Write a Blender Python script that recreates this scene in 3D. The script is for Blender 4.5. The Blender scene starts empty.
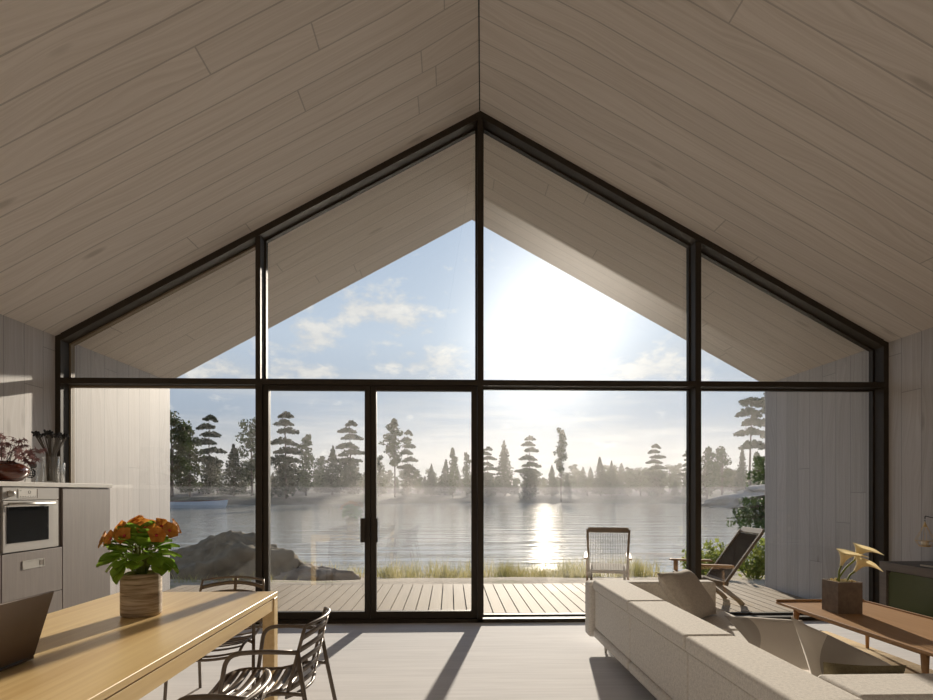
import bpy, math, random
from mathutils import Vector, Matrix, noise as mnoise
R = math.radians
PI = math.pi
scene = bpy.context.scene
COL = scene.collection
random.seed(7)

# ------------------------------------------------------------------ camera
FOC = 570.0
TH = 0.02894            # the glass wall is turned a little against the picture plane
EYE = 1.35
cam_d = bpy.data.cameras.new('camera')
cam = bpy.data.objects.new('camera', cam_d)
COL.objects.link(cam)
cam.location = (0, 0, EYE)
cam.rotation_euler = (PI / 2, 0, -TH)
cam_d.sensor_width = 36
cam_d.sensor_fit = 'HORIZONTAL'
cam_d.lens = 36 * FOC / 933
cam_d.shift_y = 143.0 / 933
cam_d.clip_end = 2000
cam_d.clip_start = 0.05
scene.camera = cam


def ray(u, v):
    xc = (u - 466.5) / FOC
    return Vector((math.sin(TH) + xc * math.cos(TH), math.cos(TH) - xc * math.sin(TH), (493 - v) / FOC))


def at_y(u, v, Y):                       # point of the sight line in the plane y = Y
    d = ray(u, v)
    return Vector((0, 0, EYE)) + d * (Y / d.y)


# ------------------------------------------------------------------ mesh helper
class MB:
    def __init__(s):
        s.v, s.f = [], []

    def add(s, vs, fs, M=None):
        o = len(s.v)
        s.v += [tuple(M @ Vector(p)) if M else tuple(p) for p in vs]
        s.f += [tuple(o + i for i in f) for f in fs]
        return s

    def box(s, x0, x1, y0, y1, z0, z1, M=None):
        vs = [(x, y, z) for x in (x0, x1) for y in (y0, y1) for z in (z0, z1)]
        return s.add(vs, [(0, 1, 3, 2), (4, 6, 7, 5), (0, 4, 5, 1), (2, 3, 7, 6), (0, 2, 6, 4), (1, 5, 7, 3)], M)

    def prism(s, pts, a0, a1, axis='y', M=None):
        n = len(pts)
        def P(p, a):
            return {'y': (p[0], a, p[1]), 'x': (a, p[0], p[1]), 'z': (p[0], p[1], a)}[axis]
        vs = [P(p, a0) for p in pts] + [P(p, a1) for p in pts]
        fs = [tuple(range(n)), tuple(range(2 * n - 1, n - 1, -1))]
        fs += [(i, n + i, n + (i + 1) % n, (i + 1) % n) for i in range(n)]
        if axis != 'y':
            fs = [f[::-1] for f in fs]
        return s.add(vs, fs, M)

    def lathe(s, prof, n=24, M=None, cap0=True, cap1=True):
        vs, fs = [], []
        for r, z in prof:
            for k in range(n):
                a = 2 * PI * k / n
                vs.append((r * math.cos(a), r * math.sin(a), z))
        m = len(prof)
        for j in range(m - 1):
            for k in range(n):
                k2 = (k + 1) % n
                fs.append((j * n + k, j * n + k2, (j + 1) * n + k2, (j + 1) * n + k))
        if cap0:
            fs.append(tuple(range(n - 1, -1, -1)))
        if cap1:
            fs.append(tuple((m - 1) * n + k for k in range(n)))
        return s.add(vs, fs, M)

    def tube(s, pts, r, n=8, closed=False, M=None, flat=1.0):
        pts = [Vector(p) for p in pts]
        m = len(pts)
        rs = r if isinstance(r, (list, tuple)) else [r] * m
        vs, fs = [], []
        up = None
        for i, p in enumerate(pts):
            if closed:
                t = pts[(i + 1) % m] - pts[i - 1]
            else:
                t = pts[min(i + 1, m - 1)] - pts[max(i - 1, 0)]
            t.normalize()
            if up is None:
                up = Vector((0, 0, 1)) if abs(t.z) < .9 else Vector((0, 1, 0))
            a = t.cross(up)
            if a.length < 1e-4:
                a = t.cross(Vector((1, 0, 0)))
            a.normalize()
            b = a.cross(t).normalized()
            up = b
            for k in range(n):
                w = 2 * PI * k / n
                vs.append(p + a * (math.cos(w) * rs[i]) + b * (math.sin(w) * rs[i] * flat))
        for i in range(m if closed else m - 1):
            j = (i + 1) % m
            for k in range(n):
                k2 = (k + 1) % n
                fs.append((i * n + k, i * n + k2, j * n + k2, j * n + k))
        if not closed:
            fs.append(tuple(range(n - 1, -1, -1)))
            fs.append(tuple((m - 1) * n + k for k in range(n)))
        return s.add(vs, fs, M)

    def grid(s, nu, nv, fn, wrap=False):
        vs = [fn(i / (nu - 1), j / (nv - 1)) for j in range(nv) for i in range(nu)]
        fs = [(j * nu + i, j * nu + i + 1, (j + 1) * nu + i + 1, (j + 1) * nu + i) for j in range(nv - 1) for i in range(nu - 1)]
        return s.add(vs, fs)

    def mesh(s, name, mat, smooth=False):
        me = bpy.data.meshes.new(name)
        me.from_pydata([tuple(p) for p in s.v], [], s.f)
        me.validate()
        if mat:
            me.materials.append(mat)
        if smooth:
            me.polygons.foreach_set('use_smooth', [True] * len(me.polygons))
        me.update()
        return me

    def build(s, name, mat, parent=None, smooth=False, bevel=0, seg=3, sub=0):
        o = bpy.data.objects.new(name, s.mesh(name, mat, smooth or bevel > 0))
        COL.objects.link(o)
        if parent:
            o.parent = parent
        if bevel:
            b = o.modifiers.new('bevel', 'BEVEL')
            b.width = bevel
            b.segments = seg
            b.limit_method = 'ANGLE'
            b.angle_limit = R(40)
            b.harden_normals = True
        if sub:
            b = o.modifiers.new('sub', 'SUBSURF')
            b.levels = b.render_levels = sub
        return o


def tag(o, label, cat, group=None, kind=None):
    o['label'] = label
    o['category'] = cat
    if group:
        o['group'] = group
    if kind:
        o['kind'] = kind
    return o


def thing(name, label, cat, loc=(0, 0, 0), rz=0, group=None):
    o = bpy.data.objects.new(name, None)
    COL.objects.link(o)
    o.empty_display_size = .1
    o.location = loc
    o.rotation_euler = (0, 0, rz)
    return tag(o, label, cat, group)


def structure(o):
    o['kind'] = 'structure'
    return o


def dup(root, loc, rz, label, group=None):
    c = root.copy()
    COL.objects.link(c)
    c.location = loc
    c.rotation_euler = (0, 0, rz)
    c['label'] = label
    if group:
        c['group'] = group
    for ch in list(root.children):
        d = ch.copy()
        COL.objects.link(d)
        d.parent = c
        for g in list(ch.children):
            e = g.copy()
            COL.objects.link(e)
            e.parent = d
    return c


# ------------------------------------------------------------------ materials
class NT:
    def __init__(s, name):
        s.m = bpy.data.materials.new(name)
        s.m.use_nodes = True
        s.t = s.m.node_tree
        s.t.nodes.clear()
        s.out = s.t.nodes.new('ShaderNodeOutputMaterial')

    def n(s, typ, **kw):
        x = s.t.nodes.new('ShaderNode' + typ)
        for k, v in kw.items():
            setattr(x, k, v)
        return x

    def link(s, a, b):
        s.t.links.new(a, b)

    def put(s, sock, val):
        if isinstance(val, bpy.types.NodeSocket):
            s.link(val, sock)
        elif val is not None:
            sock.default_value = val

    def math(s, op, a, b=None, c=None, clamp=False):
        x = s.n('Math', operation=op, use_clamp=clamp)
        s.put(x.inputs[0], a)
        s.put(x.inputs[1], b)
        s.put(x.inputs[2], c)
        return x.outputs[0]

    def mix(s, fac, a, b, blend='MIX'):
        x = s.n('Mix', data_type='RGBA', blend_type=blend)
        s.put(x.inputs[0], fac)
        s.put(x.inputs[6], a if not isinstance(a, tuple) else a[:3] + (1,))
        s.put(x.inputs[7], b if not isinstance(b, tuple) else b[:3] + (1,))
        return x.outputs[2]

    def comb(s, x, y, z):
        c = s.n('CombineXYZ')
        s.put(c.inputs[0], x)
        s.put(c.inputs[1], y)
        s.put(c.inputs[2], z)
        return c.outputs[0]

    def sep(s, coord='Object'):
        t = s.n('TexCoord')
        x = s.n('SeparateXYZ')
        s.link(t.outputs[coord], x.inputs[0])
        return x.outputs

    def noise(s, vec, scale=1, detail=4, rough=.55):
        x = s.n('TexNoise')
        s.put(x.inputs['Vector'], vec)
        x.inputs['Scale'].default_value = scale
        x.inputs['Detail'].default_value = detail
        x.inputs['Roughness'].default_value = rough
        return x.outputs[0]

    def ramp(s, fac, stops):
        x = s.n('ValToRGB')
        s.put(x.inputs[0], fac)
        e = x.color_ramp.elements
        while len(e) < len(stops):
            e.new(.5)
        for i, (p, c) in enumerate(stops):
            e[i].position = p
            e[i].color = tuple(c[:3]) + (1,)
        return x.outputs[0]

    def maprange(s, v, a, b, c=0., d=1.):
        x = s.n('MapRange')
        s.put(x.inputs[0], v)
        for i, q in enumerate((a, b, c, d)):
            x.inputs[i + 1].default_value = q
        return x.outputs[0]

    def finish(s, col, rough=.5, bump=None, bstr=.2, bdist=.01, metal=0, spec=.5, coat=0):
        p = s.n('BsdfPrincipled')
        s.put(p.inputs['Base Color'], col if not isinstance(col, tuple) else col[:3] + (1,))
        s.put(p.inputs['Roughness'], rough)
        p.inputs['Metallic'].default_value = metal
        p.inputs['Specular IOR Level'].default_value = spec
        p.inputs['Coat Weight'].default_value = coat
        if bump is not None:
            b = s.n('Bump')
            b.inputs['Strength'].default_value = bstr
            b.inputs['Distance'].default_value = bdist
            s.link(bump, b.inputs['Height'])
            s.link(b.outputs[0], p.inputs['Normal'])
        s.link(p.outputs[0], s.out.inputs[0])
        return s.m


def plain(name, col, rough=.5, metal=0, var=.12, scale=8, spec=.5, bstr=.0, coat=0):
    t = NT(name)
    c = t.n('TexCoord').outputs['Object']
    f = t.noise(c, scale, 4)
    dark = tuple(x * (1 - var) for x in col)
    lite = tuple(min(1, x * (1 + var)) for x in col)
    return t.finish(t.mix(f, dark, lite), rough, f if bstr else None, bstr, .004, metal, spec, coat)


def planks(name, base, la, wa, W, L, seam=.006, grain=.16, tint=.10, knot=.5, rough=.6, seamdark=.45, warm=(.92, .86, .8)):
    """whitewashed timber boarding: la = axis along the boards, wa = axis across them"""
    t = NT(name)
    xyz = t.sep()
    l, w = xyz[la], xyz[wa]
    ws = t.math('DIVIDE', w, W)
    row = t.math('FLOOR', ws)
    fr = t.math('FRACT', ws)
    wn = t.n('TexWhiteNoise', noise_dimensions='1D')
    t.link(row, wn.inputs['W'])
    lu = t.math('ADD', t.math('DIVIDE', l, L), t.math('MULTIPLY', wn.outputs[0], 9.7))
    jf = t.math('FRACT', lu)
    wn2 = t.n('TexWhiteNoise', noise_dimensions='2D')
    t.link(t.comb(row, t.math('FLOOR', lu), 0.), wn2.inputs['Vector'])
    rnd = wn2.outputs[0]
    s1 = t.math('GREATER_THAN', t.math('ABSOLUTE', t.math('SUBTRACT', fr, .5)), .5 - seam / W / 2)
    s2 = t.math('GREATER_THAN', t.math('ABSOLUTE', t.math('SUBTRACT', jf, .5)), .5 - seam / L / 2.5)
    sm = t.math('MAXIMUM', s1, s2)
    off = t.math('MULTIPLY', rnd, 37.)
    vo = t.n('TexVoronoi', voronoi_dimensions='3D')
    t.link(t.comb(t.math('MULTIPLY', l, .85), t.math('MULTIPLY', w, 2.6), off), vo.inputs['Vector'])
    vo.inputs['Scale'].default_value = 1
    d = vo.outputs['Distance']
    kn = t.math('MULTIPLY', t.maprange(d, .105, .05), knot)
    bend = t.math('MULTIPLY', t.maprange(d, .55, .0), .13)
    big = t.noise(t.comb(t.math('MULTIPLY', l, .7), t.math('MULTIPLY', w, 2.), off), 1, 2)
    g1 = t.noise(t.comb(t.math('MULTIPLY', l, .9), t.math('MULTIPLY', t.math('ADD', w, t.math('ADD', bend, t.math('MULTIPLY', big, .10))), 46.), off), 1, 3)
    g2 = t.noise(t.comb(t.math('MULTIPLY', l, 5.), t.math('MULTIPLY', w, 160.), off), 1, 2)
    gg = t.math('ADD', t.math('MULTIPLY', t.maprange(g1, .35, .7), .7), t.math('MULTIPLY', g2, .5))
    c = t.mix(t.math('MULTIPLY', gg, grain * 1.5, clamp=True), base, tuple(b * q * .72 for b, q in zip(base, warm)))
    v = t.math('ADD', 1 - tint, t.math('MULTIPLY', rnd, 2 * tint))
    hv = t.n('HueSaturation')
    t.link(v, hv.inputs['Value'])
    t.link(c, hv.inputs['Color'])
    c = t.mix(kn, hv.outputs[0], tuple(b * .5 * q for b, q in zip(base, warm)))
    c = t.mix(t.math('MULTIPLY', sm, seamdark), c, tuple(b * .25 for b in base))
    h = t.math('SUBTRACT', t.math('MULTIPLY', gg, .12), sm)
    return t.finish(c, rough, h, .35, .006, 0, .3)


def streaky(name, lite, dark, la, wa, wscale=30, lscale=1.2, rough=.4, thr=(.35, .7), spec=.4, coat=0):
    """clear-finished timber or stone with long streaks along axis la"""
    t = NT(name)
    xyz = t.sep()
    ta = 3 - la - wa
    l, w, q = xyz[la], xyz[wa], xyz[ta]
    b = t.noise(t.comb(t.math('MULTIPLY', l, lscale), t.math('MULTIPLY', w, wscale), t.math('MULTIPLY', q, wscale)), 1, 5, .6)
    b2 = t.noise(t.comb(t.math('MULTIPLY', l, lscale * .5), t.math('MULTIPLY', w, wscale * .22), q), 1, 2)
    f = t.math('ADD', t.math('MULTIPLY', b, .6), t.math('MULTIPLY', b2, .4))
    c = t.mix(t.maprange(f, thr[0], thr[1]), lite, dark)
    return t.finish(c, rough, b, .06, .002, 0, spec, coat)


def fabric(name, col, scale=420, var=.22):
    t = NT(name)
    c = t.n('TexCoord').outputs['Object']
    f = t.noise(c, 190, 3, .7)
    g = t.noise(c, 60, 3)
    fg = t.math('ADD', t.math('MULTIPLY', f, .6), t.math('MULTIPLY', g, .4))
    return t.finish(t.mix(t.maprange(fg, .36, .64), tuple(x * (1 - var) for x in col), tuple(x * (1 + var * .7) for x in col)), .95, f, .25, .003, 0, .1)


def two_tone_fabric(name, a, b, pos, rad):
    t = NT(name)
    c = t.n('TexCoord').outputs['Object']
    vm = t.n('VectorMath', operation='DISTANCE')
    t.link(c, vm.inputs[0])
    vm.inputs[1].default_value = pos
    f = t.noise(c, 420, 2)
    inside = t.math('LESS_THAN', vm.outputs['Value'], rad)
    col = t.mix(inside, a, b)
    col = t.mix(t.math('MULTIPLY', f, .35), col, tuple(x * .5 for x in a))
    return t.finish(col, .95, f, .25, .003, 0, .1)


def leafy(name, a, b, trans=.35, scale=3., rough=.6):
    t = NT(name)
    c = t.n('TexCoord').outputs['Object']
    f = t.maprange(t.noise(c, scale, 3), .35, .65)
    col = t.mix(f, a, b)
    d = t.n('BsdfPrincipled')
    t.link(col, d.inputs['Base Color'])
    d.inputs['Roughness'].default_value = rough
    d.inputs['Specular IOR Level'].default_value = .25
    tr = t.n('BsdfTranslucent')
    t.link(col, tr.inputs['Color'])
    mx = t.n('MixShader')
    mx.inputs[0].default_value = trans
    t.link(d.outputs[0], mx.inputs[1])
    t.link(tr.outputs[0], mx.inputs[2])
    t.link(mx.outputs[0], t.out.inputs[0])
    return t.m


def glass_mat(name, tint=(.965, .975, .965), f0=.05, bloom=0.0):
    t = NT(name)
    lw = t.n('LayerWeight')
    lw.inputs['Blend'].default_value = .5
    p5 = t.math('POWER', lw.outputs['Facing'], 5.)
    fac = t.math('ADD', f0, t.math('MULTIPLY', p5, 1 - f0), clamp=True)
    tr = t.n('BsdfTransparent')
    tr.inputs[0].default_value = tint + (1,)
    gl = t.n('BsdfGlossy')
    gl.inputs['Roughness'].default_value = 0.0
    body = tr.outputs[0]
    if bloom:  # rough refraction added to the panes to spread a glow around the sun
        rf = t.n('BsdfRefraction')
        rf.inputs['Roughness'].default_value = .55
        rf.inputs['IOR'].default_value = 1.45
        md = t.n('MixShader')
        md.inputs[0].default_value = bloom
        t.link(body, md.inputs[1])
        t.link(rf.outputs[0], md.inputs[2])
        body = md.outputs[0]
    mx = t.n('MixShader')
    t.link(fac, mx.inputs[0])
    t.link(body, mx.inputs[1])
    t.link(gl.outputs[0], mx.inputs[2])
    t.link(mx.outputs[0], t.out.inputs[0])
    return t.m


WHITEWASH = (.575, .55, .535)
M = {}
M['wall'] = planks('whitewashed wall boards', WHITEWASH, 2, 1, .25, 4.6, .010, .42, .06, .6)
M['wall_x'] = planks('whitewashed gable boards', WHITEWASH, 2, 0, .235, 4.6, .009, .24, .04, .5)
M['ceil'] = planks('whitewashed ceiling boards', (.74, .685, .63), 0, 1, .25, 5.2, .012, .38, .03, .55)
M['bronze'] = plain('dark bronze metal', (.036, .027, .018), .6, .0, .15, 20, .25)
M['rubber'] = plain('black gasket', (.012, .010, .008), .7)
M['stop'] = plain('oiled timber stop', (.20, .145, .085), .6)
M['glass'] = glass_mat('window glass', (.965, .97, .96), .062, .0015)
M['clear'] = glass_mat('vase glass', (.975, .975, .965), .06)
M['floor'] = streaky('pale lime floor', (.71, .70, .705), (.59, .58, .585), 0, 1, 26, 1.6, .85, (.38, .68), .08)
M['deck'] = streaky('weathered larch deck', (.34, .272, .195), (.26, .205, .145), 1, 0, 30, 1.0, .75, (.35, .7), .15)
M['oak'] = streaky('honey oak', (.77, .58, .295), (.61, .41, .18), 1, 0, 34, .9, .35, (.36, .66), .55)
M['walnut'] = streaky('warm teak', (.45, .265, .135), (.35, .195, .09), 1, 0, 40, 1.2, .4)
M['chairmetal'] = plain('anodised bronze aluminium', (.15, .118, .09), .45, .3, .12, 30)
M['sofa'] = fabric('oatmeal wool', (.71, .675, .625))
M['cush_a'] = fabric('light taupe wool', (.54, .49, .43))
M['khaki'] = fabric('olive khaki cotton', (.20, .17, .105))
M['tone'] = two_tone_fabric('two tone grey wool', (.72, .675, .62), (.36, .33, .305), (1.98, 2.62, .50), .24)
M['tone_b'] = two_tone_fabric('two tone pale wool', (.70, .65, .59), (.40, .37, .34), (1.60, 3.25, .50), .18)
M['taupe'] = streaky('taupe oak veneer', (.185, .152, .13), (.14, .112, .096), 2, 1, 120, 4, .5)
M['counter'] = plain('white stone counter', (.66, .63, .58), .3, 0, .04)
M['steel'] = plain('brushed champagne steel', (.46, .43, .39), .33, .55, .05, 30)
M['steel_lite'] = plain('pale enamel', (.42, .395, .365), .35, 0, .04)
M['black_glass'] = plain('black oven glass', (.010, .009, .008), .12, 0, .1, 3, .12)
M['black'] = plain('black lacquer', (.012, .011, .010), .35)
M['lacquer'] = plain('dark green lacquer', (.055, .070, .028), .16, 0, .08, 4, .5)
M['greyoak'] = streaky('smoked grey oak', (.155, .132, .115), (.105, .088, .076), 1, 2, 60, 2, .55)
M['concrete'] = plain('brown concrete', (.20, .16, .13), .8, 0, .4, 26, .2, .25)
M['brass'] = plain('aged brass', (.66, .47, .22), .35, .45, .06)
M['wax'] = plain('white candle wax', (.75, .68, .55), .5, 0, .03)
M['amber'] = plain('oxblood glaze', (.10, .022, .010), .10, 0, .25, 5, .6, 0, .5)
M['maple'] = leafy('dusty pink maple leaf', (.19, .09, .09), (.30, .18, .175), .25, 14)
M['dry'] = plain('dried stem', (.10, .085, .07), .8)
M['pod'] = plain('black seed head', (.010, .009, .010), .7)
M['wire'] = plain('blackened wire', (.03, .028, .026), .35, .7)
M['leaf'] = leafy('fresh green leaf', (.14, .28, .03), (.28, .44, .06), .4, 9, .4)
M['petal'] = leafy('orange petal', (.58, .21, .035), (.72, .36, .07), .3, 30)
M['petal_red'] = leafy('crimson petal heart', (.62, .05, .06), (.70, .10, .10), .3, 20)
M['calla'] = leafy('cream calla', (.78, .66, .38), (.84, .74, .48), .35, 9)
M['callastem'] = leafy('calla stem', (.16, .20, .04), (.26, .30, .08), .2, 9)
M['laptop'] = plain('bronze laptop shell', (.085, .052, .030), .6, .1, .05)
M['jute'] = streaky('jute weave', (.36, .27, .15), (.22, .155, .08), 0, 1, 120, 3, .95)
M['cord'] = plain('paper cord', (.30, .24, .17), .8)
M['darkcord'] = plain('dark canvas', (.078, .054, .034), .95, 0, .2, 60, .1)
M['chairwood'] = streaky('grey brown teak', (.33, .25, .175), (.25, .185, .125), 1, 0, 30, 1, .6)
M['armwood'] = streaky('amber teak', (.46, .27, .12), (.36, .20, .085), 1, 0, 30, 1, .55)
M['rock'] = plain('lichen covered rock', (.16, .13, .09), .95, 0, .75, 5.5, .1, 1.0)
M['slab'] = plain('pale weathered rock', (.27, .215, .16), .9, 0, .35, 2.2, .2, .3)
M['islet'] = plain('smooth grey granite', (.24, .225, .215), .9, 0, .2, .6, .2)
M['needle'] = leafy('dark pine needles', (.022, .036, .016), (.045, .062, .024), .2, 1.2)
M['broad'] = leafy('broad green leaves', (.034, .054, .018), (.075, .095, .030), .25, 1.2)
M['bark'] = plain('pine bark', (.075, .055, .042), .9, 0, .3, 4)
M['shrub'] = leafy('sunlit shrub leaves', (.14, .19, .035), (.30, .32, .07), .45, 4)
M['fern'] = leafy('drooping cedar sprays', (.035, .075, .022), (.085, .13, .035), .3, 4)
M['straw'] = leafy('dune grass', (.22, .215, .065), (.50, .42, .20), .45, 2.2)
M['hull'] = plain('white boat paint', (.60, .62, .66), .35)
M['hullred'] = plain('rusty red boat paint', (.20, .075, .05), .5)


def sand_mat():
    t = NT('sand and pebbles')
    c = t.n('TexCoord').outputs['Object']
    f = t.noise(c, 14, 6, .7)
    g = t.noise(c, 1.2, 3)
    col = t.mix(t.maprange(f, .35, .7), (.42, .35, .27), (.27, .22, .165))
    col = t.mix(t.maprange(g, .55, .7), col, (.20, .19, .10))
    return t.finish(col, .95, f, .6, .04, 0, .15)


def land_mat():
    t = NT('wooded shore ground')
    c = t.n('TexCoord').outputs['Object']
    f = t.noise(c, .25, 5, .6)
    col = t.mix(t.maprange(f, .4, .65), (.055, .055, .035), (.11, .10, .08))
    return t.finish(col, .95, f, .5, .4, 0, .1)


def water_mat():
    t = NT('lake water')
    xyz = t.sep()
    a = t.noise(t.comb(t.math('MULTIPLY', xyz[0], .55), t.math('MULTIPLY', xyz[1], 1.5), 0.), 1.0, 5, .6)
    b = t.noise(t.comb(t.math('MULTIPLY', xyz[0], .12), t.math('MULTIPLY', xyz[1], .5), 3.), 1.0, 2)
    h = t.math('ADD', t.math('MULTIPLY', a, .35), t.math('MULTIPLY', b, .9))
    b = t.n('Bump')
    b.inputs['Strength'].default_value = 1.0
    b.inputs['Distance'].default_value = .15
    t.link(h, b.inputs['Height'])
    df = t.n('BsdfDiffuse')
    df.inputs[0].default_value = (.36, .335, .29, 1)
    gl = t.n('BsdfGlossy')
    gl.inputs['Roughness'].default_value = .05
    gl.inputs[0].default_value = (.86, .84, .80, 1)
    mx = t.n('MixShader')
    for q in (df, gl):
        t.link(b.outputs[0], q.inputs['Normal'])
    mx.inputs[0].default_value = .66
    t.link(df.outputs[0], mx.inputs[1])
    t.link(gl.outputs[0], mx.inputs[2])
    t.link(mx.outputs[0], t.out.inputs[0])
    return t.m


M['sand'], M['land'], M['water'] = sand_mat(), land_mat(), water_mat()


def volume(name, dens, col=(1, 1, 1), g=.2):
    t = NT(name)
    v = t.n('VolumeScatter')
    v.inputs['Color'].default_value = col + (1,)
    v.inputs['Density'].default_value = dens
    v.inputs['Anisotropy'].default_value = g
    t.link(v.outputs[0], t.out.inputs['Volume'])
    return t.m


# ------------------------------------------------------------------ room shell
YW = 5.92                         # inner face of the glass wall
XL, XR, XM = -4.018, 4.657, .3195
ZE, ZR = 2.95, 5.33               # eaves and ridge, underside
YB, YE = -3.6, 8.30               # back wall, end of the roof overhang
XB0 = -.235                        # the inner ridge runs slightly askew towards the back
SL = (ZR - ZE) / (XR - XM)

structure(MB().box(XL, XR, YB, YW + .20, -.2, 0).build('floor', M['floor']))
structure(MB().box(XL - .25, XL, YB - .2, YE, -.3, ZE).build('wall_left', M['wall']))
structure(MB().box(XR, XR + .25, YB - .2, YE, -.3, ZE).build('wall_right', M['wall']))
structure(MB().prism([(XL, 0), (XR, 0), (XR, ZE), (XB0, ZR), (XL, ZE)], YB - .2, YB).build('wall_back', M['wall_x']))
# the two slopes of the boarded ceiling, carried on over the terrace as its soffit
T = .32
cl = MB()
for ya, xa, yb, xb in ((YB - .2, XB0, YW, XM - .012), (YW, XM, YE, XM)):
    for sd in (-1, 1):
        xo = XL - .25 if sd < 0 else XR + .25
        zo = ZE - .25 * SL
        vs = [(xo, ya, zo), (xa, ya, ZR), (xa, ya, ZR + T), (xo, ya, zo + T), (xo, yb, zo), (xb, yb, ZR), (xb, yb, ZR + T), (xo, yb, zo + T)]
        cl.add(vs, [(0, 1, 2, 3), (7, 6, 5, 4), (0, 4, 5, 1), (1, 5, 6, 2), (2, 6, 7, 3), (3, 7, 4, 0)])
# lift the slopes so that the walls carry them
structure(cl.build('ceiling', M['ceil']))
structure(MB().tube([(XB0, YB, ZR + .002), (XM - .012, YW, ZR + .002)], .009, 6).build('trim_1', M['rubber']))

# ------------------------------------------------------------------ glass wall
D = .20                            # depth of the frame members
W = .055                           # width of the frame members
ZT0, ZT1 = 2.470, 2.527            # transom
def roof_z(x):
    return ZR - SL * abs(x - XM)


def xw(u):
    return at_y(u, 400, YW).x


Y0, Y1 = YW, YW + D
cw = math.sqrt(1 + SL * SL) * .065
tr = MB()
tr.prism([(XL, 0), (XL + W, 0), (XL + W, roof_z(XL + W) - .01), (XL, ZE - .002)], Y0, Y1)
structure(tr.build('trim_2', M['bronze']))
tr = MB().prism([(XR - W, 0), (XR, 0), (XR, ZE - .002), (XR - W, roof_z(XR - W) - .01)], Y0, Y1)
structure(tr.build('trim_3', M['bronze']))
tr = MB()
tr.prism([(XL + W, roof_z(XL + W) - cw), (XM, ZR - cw), (XM, ZR - .002), (XL + W, roof_z(XL + W) - .002)], Y0, Y1)
tr.prism([(XM, ZR - cw), (XR - W, roof_z(XR - W) - cw), (XR - W, roof_z(XR - W) - .002), (XM, ZR - .002)], Y0, Y1)
structure(tr.build('trim_4', M['bronze']))
m1, m2, m3 = xw(255.4), xw(477.5), xw(695.5)
M1, M2, M3 = (m1, m1 + .050), (m2, m2 + .056), (m3, m3 + .062)
for k, (a, b) in enumerate((M1, M2, M3)):
    mm = MB().box(a, b, Y0, Y1, ZT1, min(roof_z(a), roof_z(b)) - cw + .01)
    mm.box(a, b + (.016 if k == 0 else 0), Y0, Y1, 0, ZT0)
    structure(mm.build('trim_%d' % (5 + k), M['bronze']))
structure(MB().box(XL + W, XR - W, Y0, Y1, ZT0, ZT1).build('trim_8', M['bronze']))
structure(MB().box(XL + W, XR - W, Y0, Y1 + .02, -.01, .040).build('trim_9', M['bronze']))


def window(n, pts, yp=None):
    """one fixed light: timber stop and pane; pts in x, z going round"""
    yp = YW + D - .035 if yp is None else yp
    e = structure(bpy.data.objects.new('window_%d' % n, None))
    COL.objects.link(e)
    c = Vector((sum(p[0] for p in pts) / len(pts), sum(p[1] for p in pts) / len(pts)))
    # inner outline by moving every edge inwards
    k = len(pts)
    w = .016
    ins = []
    for i in range(k):
        a, b, d = Vector(pts[i - 1]), Vector(pts[i]), Vector(pts[(i + 1) % k])
        e1, e2 = (b - a).normalized(), (d - b).normalized()
        n1, n2 = Vector((-e1.y, e1.x)), Vector((-e2.y, e2.x))
        bis = n1 + n2
        ins.append(b + bis * (w / (1 + n1.dot(n2))))
    fr = MB()
    vs = [(p[0], y, p[1]) for y in (yp - .03, yp + .03) for p in pts] + [(p[0], y, p[1]) for y in (yp - .03, yp + .03) for p in ins]
    fs = []
    for i in range(k):
        j = (i + 1) % k
        fs += [(i, j, 2 * k + j, 2 * k + i), (k + i, 3 * k + i, 3 * k + j, k + j), (2 * k + i, 2 * k + j, 3 * k + j, 3 * k + i), (i, k + i, k + j, j)]
    fr.add(vs, fs)
    fr.build('glazing_frame', M['stop'] if n in (1, 5) else M['bronze'], e)
    MB().prism([tuple(p) for p in ins], yp - .006, yp + .006).build('pane', M['glass'], e)
    return e


zl = lambda x: roof_z(x) - cw
window(1, [(XL + W, ZT1), (M1[0], ZT1), (M1[0], zl(M1[0])), (XL + W, zl(XL + W))])
window(2, [(M1[1], ZT1), (M2[0], ZT1), (M2[0], zl(M2[0])), (M1[1], zl(M1[1]))])
window(3, [(M2[1], ZT1), (M3[0], ZT1), (M3[0], zl(M3[0])), (M2[1], zl(M2[1]))])
window(4, [(M3[1], ZT1), (XR - W, ZT1), (XR - W, zl(XR - W)), (M3[1], zl(M3[1]))])
window(5, [(XL + W, .04), (M1[0], .04), (M1[0], ZT0), (XL + W, ZT0)])
window(6, [(M2[1], .04), (M3[0], .04), (M3[0], ZT0), (M2[1], ZT0)])
window(7, [(M3[1], .04), (XR - W, .04), (XR - W, ZT0), (M3[1], ZT0)])


def door(n, x0, x1, xh, sgn):
    e = structure(bpy.data.objects.new('door_%d' % n, None))
    COL.objects.link(e)
    a, b = YW + .03, YW + .10
    s, rb, rt = .058, .075, .052
    z0, z1 = .042, ZT0 - .002
    f = MB().box(x0, x0 + s, a, b, z0, z1).box(x1 - s, x1, a, b, z0, z1)
    f.box(x0 + s, x1 - s, a, b, z0, z0 + rb).box(x0 + s, x1 - s, a, b, z1 - rt, z1)
    f.build('door_frame', M['bronze'], e, bevel=.003, seg=1)
    MB().box(x0 + s, x1 - s, (a + b) / 2 - .006, (a + b) / 2 + .006, z0 + rb, z1 - rt).build('pane', M['glass'], e)
    h = MB().box(xh - .024, xh + .024, a - .055, a - .043, .84, 1.09)
    h.box(xh - .012, xh + .012, a - .044, a + .002, .87, .90).box(xh - .012, xh + .012, a - .044, a + .002, 1.03, 1.06)
    h.build('handle', M['bronze'], e, bevel=.004, seg=2)


xc = (M1[1] + M2[0]) / 2 + .005
door(1, M1[1] + .016, xc - .002, xc - .072, -1)
door(2, xc + .002, M2[0] - .004, xc + .058, 1)

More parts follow.
